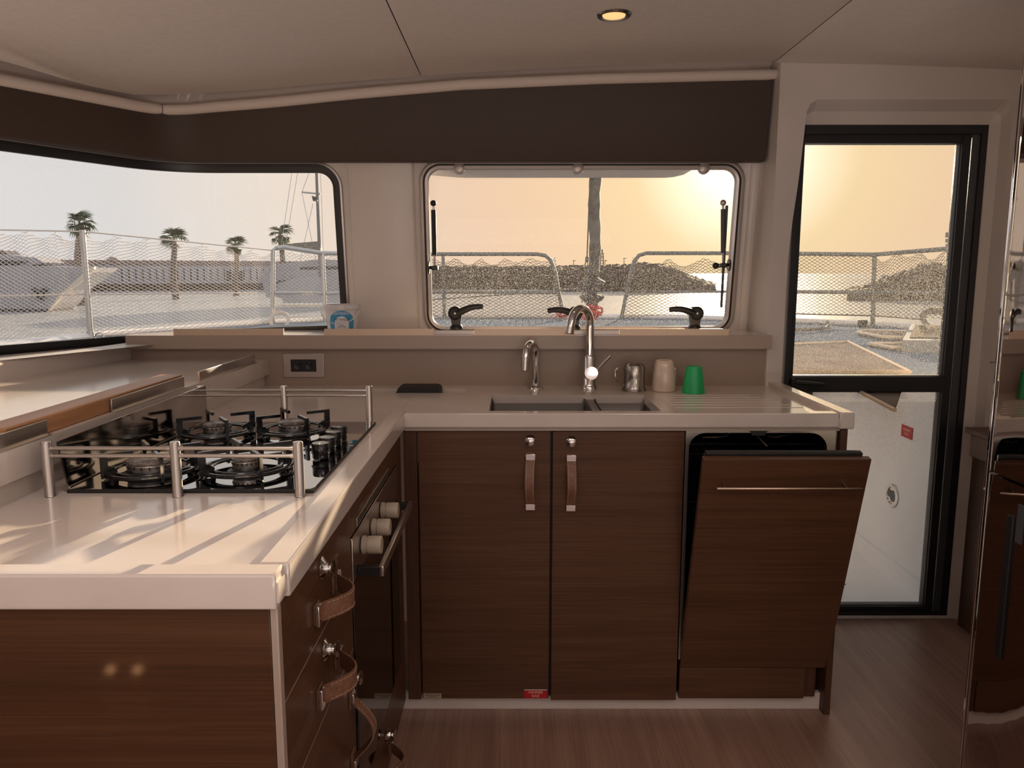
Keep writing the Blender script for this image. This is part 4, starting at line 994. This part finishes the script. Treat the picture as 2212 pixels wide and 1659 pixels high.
cl = thing('mooring_cleat', 'polished steel horn cleat on the foredeck edge, seen through the door', 'cleat', tuple(pt(1783, 700, 6.2)))
a = pt(1783, 702, 6.2)
MB().ring_tube([(a.x-.07, a.y, DZ+.05), (a.x-.04, a.y, DZ+.035), (a.x+.04, a.y, DZ+.035), (a.x+.07, a.y, DZ+.05)], .009, 10).build('horns', M['chrome'], cl)
for s_ in (-.025, .025): MB().cyl((a.x+s_, a.y, DZ), (a.x+s_, a.y, DZ+.035), .009, 10).build('leg', M['chrome'], cl)
rp = MB(); rp.ring_tube([(a.x+.01, a.y-.01, DZ+.05), (a.x-.02, a.y-.12, DZ+.03), (a.x-.12, a.y-.3, DZ+.02), (a.x-.3, a.y-.45, DZ+.02), (a.x-.6, a.y-.5, DZ+.02)], .012, 8)
rp = rp.build('mooring_rope', M['corddark']); tag(rp, 'dark mooring rope trailing from the cleat over the foredeck', 'rope')

# eyebrow outside above the windows
eb = thing('coachroof_eyebrow', 'pale overhanging edge of the coachroof outside along the top of both windows', 'roof edge', (0, 3.1, 1.69))
mb = MB(); n = 70; vs = []
for i in range(n+1):
    s = -1.60+(.70+1.60)*i/n; e = 0.0
    if s > .60: e = .10*(1-math.sqrt(max(0, 1-((s-.60)/.10)**2)))
    zz = 1.672 if s > -.2 else 1.672+.036*min(1, (-.2-s)/.45)
    f_ = .25-e*1.5; 
    for d, z in ((.09, zz+.012+e*.1), (f_, zz+e*.25), (f_+.02, zz+.016+e*.25), (f_, 1.74), (.09, 1.76)): vs.append(W(s, z, d))
mb.add(vs, [(i*5+k, i*5+(k+1) % 5, (i+1)*5+(k+1) % 5, (i+1)*5+k) for i in range(n) for k in range(5)]+[tuple(range(5)), tuple(range(n*5, n*5+5))], True)
mb.build('roof_lip', M['gel'], eb, 45)
MB().box(-.1, .02, 3.0, 3.03, 1.700, 1.712, .003).build('drip_strip', M['deckw'], eb)

# ------------------------------------------------------------------ guard rails with netting
def net(A0, A1, B0, B1, cols, rows, m, parent, r=.0016, scal=4, sag=.035, seed=0):
    A0, A1, B0, B1 = map(Vector, (A0, A1, B0, B1)); rnd = random.Random(seed); mb = MB(); nodes = {}
    nrm = (B0-A0).cross(Vector((0, 0, 1))).normalized()
    for i in range(cols+1):
        for j in range(rows+1):
            if (i+j) % 2: continue
            s, t = i/cols, j/rows
            lo_, hi_ = A0.lerp(B0, s), A1.lerp(B1, s)
            sc = abs(math.sin(PI*scal*s)); ph = .5+.5*math.sin(7*s+seed)
            p = lo_.lerp(hi_, t); p.z -= sag*sc*(.6+.7*ph)*t**5; p.z -= .012*math.sin(3.3*s+seed)*math.sin(PI*t)
            p += nrm*(.02*math.sin(5*s+3*t+seed))*math.sin(PI*t); p.z += rnd.uniform(-.0016, .0016); nodes[(i, j)] = p
    for (i, j), p in nodes.items():
        for di in (-1, 1):
            q = nodes.get((i+di, j+1))
            if q is None: continue
            t = (q-p); L_ = t.length
            if L_ < 1e-6: continue
            t /= L_; a = t.cross(nrm); vs = []
            for e_ in (p, q):
                for k in range(3): an = 2*PI*k/3; vs.append(e_+a*math.cos(an)*r+nrm*math.sin(an)*r)
            mb.add(vs, [(0, 1, 4, 3), (1, 2, 5, 4), (2, 0, 3, 5)], True)
    o = mb.build('netting', m, parent, 80); o['kind'] = 'stuff'; return o
def poly_tube(pts, r, name, m, parent, n=10): return MB().ring_tube(pts, r, n).build(name, m, parent)
gl_ = thing('side_rail', 'guard rail of stanchions, wires and white diamond netting outside the left window', 'railing', (-2.8, 5.3, DZ))
SA = [pt(196, 728, 5.2), pt(178, 500, 5.2)]; SB = [pt(588, 722, 6.7), pt(590, 541, 6.7)]
SZ = [pt(-220, 757, 4.3), pt(-240, 492, 4.3)]
poly_tube([SA[0], SA[1]+Vector((0, 0, .01))], .0185, 'stanchion', M['rail'], gl_, 14)
MB().lathe([(.05, 0), (.05, .01), (.026, .016), (.024, .06)], (SA[0].x, SA[0].y, SA[0].z-.02), 'Z', 20).build('stanchion_base', M['rail'], gl_)
MB().ring_tube([SA[0]+Vector((.06+.03*math.cos(k*PI/5), 0, .0+.03*math.sin(k*PI/5))) for k in range(10)], .006, 8, closed=True).build('shackle', M['chrome'], gl_)
poly_tube([SZ[0], SZ[1]], .0185, 'stanchion', M['rail'], gl_, 14)
mid = lambda S_, f: S_[0].lerp(S_[1], f)
for a, b_ in ((SZ, SA), (SA, SB)):
    poly_tube([a[1], b_[1]], .005, 'top_wire', M['cord'], gl_, 8)
    poly_tube([mid(a, .43 if a is SZ else .41), mid(b_, .41 if b_ is SA else .50)], .0055, 'mid_wire', M['cord'], gl_, 8)
    poly_tube([a[0]+Vector((0, 0, .01)), b_[0]+Vector((0, 0, .01))], .004, 'bottom_cord', M['cord'], gl_, 8)
net(SZ[0], SZ[1], SA[0], SA[1], 62, 58, M['cord'], gl_, .0019, 6, .05, 1)
net(SA[0], SA[1], SB[0], SB[1], 60, 58, M['cord'], gl_, .0019, 7, .05, 2)

gp = thing('bow_rail_left', 'rounded steel bow rail with netting at the right end of the left window', 'railing', (-2.0, 6.8, DZ)); gp.name = 'bow_rail'
PB = [SB[0], SB[1], pt(598, 536, 6.7), pt(612, 534, 6.75), pt(696, 547, 7.0), pt(760, 548, 7.2)]
poly_tube(PB, .021, 'rail_tube', M['rail'], gp, 12)
PC = [pt(703, 712, 7.0), pt(697, 548, 7.0)]
poly_tube(PC, .021, 'upright', M['rail'], gp, 12)
poly_tube([mid(SB, .50), mid(PC, .48), pt(760, 632, 7.2)], .016, 'mid_tube', M['rail'], gp, 10)
net(SB[0], SB[1], PC[0], PC[1], 22, 44, M['cord'], gp, .0022, 3, .02, 3)
net(PC[0], PC[1], pt(780, 708, 7.3), pt(780, 551, 7.3), 14, 44, M['cord'], gp, .0022, 2, .02, 4)
def coil(name, c, R, r, n, m, lab, sq=1.0, tilt=.6, seed=1):
    rnd = random.Random(seed); pts = []
    for i in range(n*16):
        a = 2*PI*i/16; rr_ = R*(1+.16*math.sin(i*.37+seed)); pts.append((c[0]+rr_*math.cos(a), c[1]+rr_*math.sin(a)*.5, c[2]+R*sq*math.sin(a)*tilt+.006*math.sin(i*.9)+rnd.uniform(-.3, .3)*R*.2))
    o = MB().ring_tube(pts, r, 6).build(name, m); return tag(o, lab, 'rope')
coil('rope_coil', pt(603, 694, 6.6), .075, .012, 4, M['cord'], 'pale rope coil hanging at the foot of the bow rail, left window', 1.1, .9)

# centre pulpit rails
YP = 7.5
gc1 = thing('bow_rail', 'steel bow rail panel with netting, left half of the centre window', 'railing', tuple(pt(1060, 690, YP)))
P = [pt(860, 552, YP), pt(950, 549, YP), pt(1160, 549, YP), pt(1178, 552, YP), pt(1190, 562, YP), pt(1200, 590, YP), pt(1206, 630, YP), pt(1216, 672, YP)]
poly_tube(P, .019, 'rail_tube', M['raild'], gc1, 12)
poly_tube([pt(957, 552, YP), pt(960, 692, YP)], .016, 'upright', M['raild'], gc1)
poly_tube([pt(860, 630, YP), pt(960, 632, YP), pt(1206, 632, YP)], .013, 'mid_tube', M['raild'], gc1)
poly_tube([pt(860, 652, YP), pt(1100, 636, YP), pt(1262, 622, YP)], .006, 'lifeline', M['raild'], gc1, 8)
net(pt(930, 690, YP), pt(930, 556, YP), pt(1216, 690, YP), pt(1200, 556, YP), 44, 38, M['corddark'], gc1, .0032, 5, .06, 5)
gc2 = thing('bow_rail', 'steel bow rail panel with netting, right half of the centre window', 'railing', tuple(pt(1450, 690, YP)))
P = [pt(1342, 690, YP), pt(1352, 640, YP), pt(1362, 590, YP), pt(1370, 565, YP), pt(1380, 552, YP), pt(1396, 547, YP), pt(1560, 547, YP), pt(1640, 547, YP)]
poly_tube(P, .019, 'rail_tube', M['raild'], gc2, 12)
poly_tube([pt(1355, 630, YP), pt(1640, 630, YP)], .014, 'mid_tube', M['raild'], gc2)
net(pt(1348, 690, YP), pt(1366, 556, YP), pt(1610, 690, YP), pt(1600, 556, YP), 40, 38, M['corddark'], gc2, .0032, 3, .09, 6)
# rail seen through the door
gd_ = thing('side_rail', 'steel guard rail with dark netting outside the door', 'railing', tuple(pt(1885, 706, 6.35)))
D0 = [pt(1630, 702, 6.9), pt(1630, 547, 6.9)]; D1 = [pt(1885, 706, 6.35), pt(1889, 550, 6.35)]; D2 = [pt(2060, 712, 5.9), pt(2040, 538, 5.9)]
poly_tube([D0[1], D1[1], D2[1], pt(2052, 545, 5.9), D2[0]+Vector((0, 0, .4)), D2[0]], .018, 'rail_tube', M['raild'], gd_, 12)
poly_tube([D1[0], D1[1]], .018, 'stanchion', M['raild'], gd_, 12)
poly_tube([mid(D0, .47), mid(D1, .48), mid(D2, .46)], .016, 'mid_tube', M['raild'], gd_, 10)
poly_tube([pt(1630, 676, 6.9), pt(1890, 682, 6.35), pt(1990, 690, 6.0)], .006, 'lifeline', M['corddark'], gd_, 8)
net(mid(D0, .18), D0[1], mid(D1, .14), D1[1], 44, 36, M['corddark'], gd_, .0026, 3, .012, 7)
net(mid(D1, .14), D1[1], mid(D2, .12), D2[1], 30, 36, M['corddark'], gd_, .0026, 3, .06, 8)
coil('rope_coil', pt(2022, 692, 5.8), .11, .016, 5, M['corddark'], 'dark rope coil by the rail at the right edge of the door glass', .8, .8, 2)

# furled headsail and its drum
fs_ = thing('furled_headsail', 'grey furled headsail on its forestay above a round drum, centre window', 'furled sail', tuple(pt(1278, 688, 7.0)))
pts = []; rr = []
for i in range(26):
    t = i/25; v = 600-t*330; Y = 7.1-1.1*t; u = 1281+10*t+2.5*math.sin(t*9); pts.append(pt(u, v, Y)); rr.append((.040 if i == 0 else .052-.006*t)+.004*math.sin(i*1.7))
MB().ring_tube(pts, rr, 12).build('rolled_sail', M['sail'], fs_)
c = pt(1279, 640, 7.1)
MB().lathe([(.02, .24), (.035, .18), (.09, .15), (.118, .135), (.118, .12), (.05, .11), (.05, .02), (.112, .01), (.118, -.01), (.09, -.04), (.055, -.06), (.055, -.10), (.03, -.12)], c, 'Z', 32).build('furling_drum', M['frameg'], fs_)
mb = MB(); mb.cyl(c+Vector((0, 0, -.10)), c+Vector((0, 0, -.20)), .06, 16, .045); mb.build('windlass', M['frameg'], fs_)
hl = thing('halyard', 'thin halyard with a tackle block hanging left of the furled headsail', 'rope', tuple(pt(1268, 565, 6.9)))
poly_tube([pt(1268, 556, 6.9), pt(1279.5, 270, 6.0)], .006, 'line', M['corddark'], hl, 8)
MB().sphere(pt(1268, 560, 6.9), .022, 8, (.8, .6, 1.3)).build('block', M['raild'], hl)
poly_tube([pt(1265, 562, 6.9), pt(1262, 600, 6.9), pt(1257, 655, 6.9)], .005, 'tackle_line', M['corddark'], hl, 8)
poly_tube([pt(1270, 562, 6.9), pt(1267, 600, 6.9), pt(1264, 655, 6.9)], .005, 'tackle_line', M['corddark'], hl, 8)
mb = MB(); rnd = random.Random(3)
c = pt(1281, 678, 6.9)
for k in range(9):
    pts = []; R = rnd.uniform(.035, .075); cx_, cz_ = c.x+rnd.uniform(-.045, .055), c.z+rnd.uniform(-.02, .045); ph = rnd.uniform(0, 6)
    for i in range(14): a = 2*PI*i/14; pts.append((cx_+R*math.cos(a), c.y-.04+rnd.uniform(-.05, .05)+.04*math.sin(a+ph), cz_+R*.62*math.sin(a)))
    mb.ring_tube(pts, .0095, 6, closed=True)
o = mb.build('red_rope_bundle', M['redrope']); tag(o, 'red rope bundled at the foot of the furled headsail', 'rope')
mb = MB(); c = pt(1216, 676, 7.4)
for k in range(4): mb.ring_tube([(c.x+(.035+.008*k)*math.cos(2*PI*i/12), c.y-.02+.01*k, c.z+(.012+.006*k)*math.sin(2*PI*i/12)-.01) for i in range(12)], .006, 6, closed=True)
o = mb.build('red_lashing', M['redrope']); tag(o, 'small red lashing at the foot of the left bow rail panel', 'rope')

# ------------------------------------------------------------------ harbour on the left
hbd = thing('harbour_wall', 'long pale harbour wall with dark vertical slots beyond the water', 'wall', tuple(pt(380, 634, 105)))
A, B = pt(-120, 632, 100), pt(905, 628, 128)
def along(t, z, dy=0): p = A.lerp(B, t); return Vector((p.x, p.y+dy, z))
def strip(t0, t1, z0, z1, d0, d1, mb=None):
    mb = mb or MB(); vs = [along(t0, z0, d0), along(t1, z0, d0), along(t1, z1, d0), along(t0, z1, d0), along(t0, z0, d1), along(t1, z0, d1), along(t1, z1, d1), along(t0, z1, d1)]
    return mb.add(vs, [(0, 1, 2, 3), (4, 7, 6, 5), (0, 3, 7, 4), (1, 5, 6, 2), (3, 2, 6, 7), (0, 4, 5, 1)])
strip(0, 1, -1.4, -.2, -1.2, 3).build('rock_footing', M['rock'], hbd)
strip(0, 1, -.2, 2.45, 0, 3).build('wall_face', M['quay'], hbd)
strip(0, 1, 2.45, 3.1, -.2, 3).build('coping', M['quayroof'], hbd)
ta = lambda u: (u+120)/1025.0
for k in range(27):
    u = 208+k*14.1+.02*k*k
    t = ta(u); strip(t, t+.0016, .25 if k % 5 else .2, 1.95, -.12, .1).build('slot', M['tint'], hbd)
for u in (430, 457): strip(ta(u), ta(u)+.008, .2, 1.6, -.15, .1).build('doorway', M['tint'], hbd)
dm = thing('domed_hut', 'small dark domed roof behind the harbour wall, between the first two palms', 'building', tuple(pt(244, 560, 125)))
MB().sphere(pt(244, 562, 125)-Vector((0, 0, .6)), 1.15, 8, (1, 1, 1)).build('dome', M['quayroof'], dm)
q = pt(244, 562, 125); MB().box(q.x-1.1, q.x+1.1, q.y-1, q.y+1, -1, q.z-.4).build('base', M['quay'], dm)

def fan(R, wind, rnd):
    mb = MB(); n = 9
    mb.ring_tube([(0, 0, 0), (R*.3, 0, R*.16), (R*.5, 0, R*.12)], R*.018, 4)
    for i in range(n):
        a = (-.5+i/(n-1))*2.3; l = R*(.62+.12*rnd.random()); ca, sa = math.cos(a), math.sin(a); b0 = Vector((R*.48, 0, R*.12))
        tip = b0+Vector((ca*l, sa*l, -l*(.34+.25*rnd.random()))); m1 = b0+Vector((ca*l*.5, sa*l*.5, l*.02)); wv = Vector((-sa, ca, 0))*R*.055
        mb.add([b0, m1+wv, tip, m1-wv, m1+Vector((0, 0, R*.03))], [(0, 1, 4), (1, 2, 4), (2, 3, 4), (3, 0, 4)])
    return mb
fan_rnd = random.Random(11)
_f = fan(1.0, 0, fan_rnd); fme = bpy.data.meshes.new('frond'); fme.from_pydata([tuple(v) for v in _f.v], [], _f.f); fme.materials.append(M['palm'])
def palm(u, vtop, vbase, Y, R, r0, lean, lab, seed):
    top, base = pt(u, vtop, Y), pt(u+lean, vbase, Y); base.z = -1.2; rnd = random.Random(seed)
    o = thing('palm_tree', lab, 'palm tree', tuple(base), 'palms along the harbour wall')
    pts = [base.lerp(top, i/8)+Vector((.12*math.sin(i*.8+seed), 0, 0)) for i in range(9)]; pts[-1] = top
    MB().ring_tube(pts, [r0*(1.15-.35*i/8) for i in range(8)]+[r0*.95], 10).build('trunk', M['trunk'], o)
    off = top-base
    for k in range(22):
        az = rnd.uniform(0, 2*PI); el = rnd.uniform(-.9, 1.25)
        f = bpy.data.objects.new('frond', fme); link(f, o); f.location = off
        f.rotation_euler = (Matrix.Rotation(az, 4, 'Z') @ Matrix.Rotation(-el, 4, 'Y')).to_euler(); s_ = R*rnd.uniform(.85, 1.1); 
        if math.cos(az) > 0: s_ *= 1.15
        f.scale = (s_, s_, s_)
palm(172, 487, 606, 60, 1.05, .33, -2, 'tallest palm, behind the first stanchion at the left of the left window', 1)
palm(374, 520, 616, 74, 1.25, .30, 2, 'palm with spread crown in the middle of the left window, second from the left', 2)
palm(509, 533, 618, 86, 1.15, .30, 0, 'third palm from the left, the smallest crown, near the bow rail', 3)
palm(606, 508, 612, 80, 1.20, .28, 4, 'palm behind the grey boom cover at the right end of the left window', 4)

# motor yacht at the left
my = thing('motor_yacht', 'white motor yacht with raked bow, far left outside the left window', 'yacht', tuple(pt(60, 668, 50)))
YY = 50
def sidepoly(mb, P, Y0, Y1, inset=0.0): return mb.prism(P, lambda u, v: pt(u, v, Y0), lambda u, v: pt(u, v, Y0)+Vector((-inset, Y1-Y0, 0)))
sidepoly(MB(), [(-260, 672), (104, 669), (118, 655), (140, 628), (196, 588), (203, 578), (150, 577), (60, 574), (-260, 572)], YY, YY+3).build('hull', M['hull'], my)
sidepoly(MB(), [(134, 632), (140, 635), (178, 606), (203, 582), (203, 576), (196, 577), (170, 600)], YY-.25, YY-.02).build('bow_flare', M['hull_lit'], my)
sidepoly(MB(), [(104, 671), (108, 671), (136, 634), (133, 631), (118, 650)], YY-.2, YY-.02).build('stem', M['hull_lit'], my)
sidepoly(MB(), [(-260, 690), (96, 686), (104, 668), (-260, 664)], YY-.1, YY+2.9).build('boot_top', M['anti'], my)
sidepoly(MB(), [(-260, 574), (60, 574), (96, 567), (78, 557), (40, 553), (0, 549), (-260, 545)], YY+.3, YY+2.6).build('deckhouse', M['hull'], my)
sidepoly(MB(), [(-260, 574), (36, 573), (60, 565), (-10, 561), (-260, 558)], YY+.22, YY+.32).build('deckhouse_glazing', M['tint'], my)
sidepoly(MB(), [(-30, 553), (-10, 541), (4, 541), (18, 551)], YY+.6, YY+2).build('radar_arch', M['anti'], my)
sidepoly(MB(), [(66, 622), (72, 622), (78, 630), (90, 622), (100, 624), (96, 634), (88, 638), (92, 648), (80, 648), (76, 638)], YY-.25, YY-.02).build('anchor', M['anti'], my)
mb = MB(); 
for u in range(20, 200, 26): mb.cyl(pt(u, 577, YY+.1), pt(u, 569, YY+.1), .02, 6)
mb.build('rail_posts', M['rail'], my, kind='stuff')

# sailing yacht and cruiser moored at the right end of the left window
sy = thing('sailing_yacht', 'moored sailing yacht with tall mast and grey boom cover, right end of the left window', 'yacht', tuple(pt(665, 618, 42)))
YS = 42
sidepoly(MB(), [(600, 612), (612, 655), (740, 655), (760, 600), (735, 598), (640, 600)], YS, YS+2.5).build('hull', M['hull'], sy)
MB().ring_tube([pt(682, 330, YS+1), pt(686, 440, YS+1), pt(693, 610, YS+1)], [.07, .08, .10], 10).build('mast', M['raild'], sy)
sidepoly(MB(), [(601, 529), (640, 525), (688, 521), (694, 545), (640, 541), (604, 538)], YS+.9, YS+1.3).build('boom_cover', M['sail'], sy)
poly_tube([pt(652, 415, YS+1), pt(693, 419, YS+1)], .05, 'spreader', M['rail'], sy, 6)
sidepoly(MB(), [(673, 423), (682, 425), (686, 434), (676, 434)], YS+.8, YS+1).build('radar', M['frameg'], sy)
for a, b_ in (((684, 330), (652, 415)), ((652, 415), (690, 600)), ((650, 330), (612, 560)), ((634, 350), (606, 540)), ((676, 440), (640, 600)), ((690, 330), (694, 415)), ((694, 415), (700, 600))):
    poly_tube([pt(a[0], a[1], YS+1), pt(b_[0], b_[1], YS+1)], .014, 'stay', M['rail'], sy, 5)
cb = thing('cabin_cruiser', 'white cabin cruiser with dark window bands behind the bow rail of the left window', 'yacht', tuple(pt(680, 618, 58)))
YC = 58
sidepoly(MB(), [(560, 585), (575, 642), (790, 642), (820, 590), (760, 582), (640, 583)], YC, YC+4).build('hull', M['hull'], cb)
sidepoly(MB(), [(592, 585), (600, 570), (640, 566), (668, 562), (700, 560), (760, 564), (790, 584)], YC+.4, YC+3.4).build('cabin', M['hull'], cb)
sidepoly(MB(), [(644, 586), (650, 577), (780, 574), (786, 582)], YC+.25, YC+.5).build('upper_windows', M['tint'], cb)
sidepoly(MB(), [(596, 612), (600, 606), (780, 603), (782, 611)], YC-.15, YC+.1).build('lower_windows', M['tint'], cb)

# ------------------------------------------------------------------ rocks beyond the centre window and the door
def ridge(name, prof, Y, depth, vbase, jag, seed, lab=None):
    """rock mound: prof = [(u, v_top)], built as a heightfield with its own depth"""
    rnd = random.Random(seed); n = 90; m_ = 10; us = [prof[0][0]+(prof[-1][0]-prof[0][0])*i/n for i in range(n+1)]
    def vt(u):
        for (a, va_), (b_, vb) in zip(prof, prof[1:]):
            if a <= u <= b_: return va_+(vb-va_)*(u-a)/(b_-a)
        return prof[-1][1]
    vs = []
    for i, u in enumerate(us):
        top = pt(u, vt(u), Y+depth*.5); h = top.z+1.25
        for j in range(m_+1):
            t = j/m_; prof_h = math.sin(PI*min(1, max(0, t)))**.55; x = top.x*((Y+depth*t)/(Y+depth*.5)) if j < 6 else top.x*(Y+depth*t)/(Y+depth*.5)
            vs.append((x+rnd.uniform(-1, 1)*jag*.6, Y+depth*t+rnd.uniform(-1, 1)*jag, -1.25+h*prof_h*(1 if j == 5 else .97)+rnd.uniform(-1, 1)*jag*.45*(0 if j in (0, m_) else 1)))
    fs = [(i*(m_+1)+k, i*(m_+1)+k+1, (i+1)*(m_+1)+k+1, (i+1)*(m_+1)+k) for i in range(n) for k in range(m_)]
    o = MB().add(vs, fs).build(name, M['rock']); o['kind'] = 'structure'
    return o
ridge('breakwater', [(800, 579), (925, 574), (960, 574), (1100, 575), (1195, 574), (1230, 574), (1262, 573)], 120, 16, 618, .35, 4)
ridge('headland', [(1190, 578), (1260, 576), (1300, 572), (1360, 570), (1400, 566), (1440, 572), (1475, 585), (1510, 601), (1545, 611)], 105, 18, 618, .35, 5)
ridge('rocky_point', [(1830, 622), (1872, 614), (1900, 600), (1945, 588), (1985, 569), (2010, 568), (2045, 571), (2120, 572), (2200, 580)], 70, 14, 636, .3, 6)
bm_ = thing('beacon_tower', 'slim lattice beacon on the headland right of the furled headsail', 'tower', tuple(pt(1300, 576, 115)))
for s_ in (-.25, .25):
    for d in (-.25, .25): q = pt(1300, 577, 115)+Vector((s_, d, 0)); MB().cyl(q, q+Vector((-s_*.5, -d*.5, 2.1)), .07, 6).build('leg', M['corddark'], bm_)
q = pt(1300, 577, 115)
for z in (.5, 1.0, 1.5, 2.0): MB().box(q.x-.25, q.x+.25, q.y-.25, q.y+.25, q.z+z-.05, q.z+z+.03).build('brace', M['corddark'], bm_)
MB().cyl(q+Vector((0, 0, 2.1)), q+Vector((0, 0, 2.6)), .1, 8).build('light', M['corddark'], bm_)
for i, (u, v, lab) in enumerate(((1239, 563, 'thin lamp post on the breakwater left of the tackle'), (1307, 563, 'short lamp post just right of the beacon tower'), (1348, 558, 'tall thin lamp post nearest the right bow rail panel'))):
    o = thing('lamp_post', lab, 'lamp post', tuple(pt(u, 576, 116)), 'lamp posts on the headland'); a = pt(u, 578, 116); b_ = pt(u, v, 116)
    MB().cyl(a, b_, .05, 6).build('pole', M['corddark'], o); MB().box(b_.x-.1, b_.x+.3, b_.y-.1, b_.y+.1, b_.z-.05, b_.z+.05).build('lamp_head', M['corddark'], o)
ss = thing('stacked_sign', 'grey three-tier board on a post beside the rail, right edge of the door glass', 'sign', tuple(pt(2050, 560, 8)))
for v0, v1 in ((502, 513), (516, 524), (527, 535)):
    a, b_ = pt(2043, v1, 6.3), pt(2066, v0, 6.3); MB().box(a.x, b_.x, 6.29, 6.31, a.z, b_.z, .002).build('board', M['sail'], ss)
b_ = pt(2054, 502, 6.33); a = Vector((b_.x, b_.y, DZ)); MB().cyl(a, b_, .015, 8).build('post', M['rail'], ss)

bpy.context.view_layer.update()
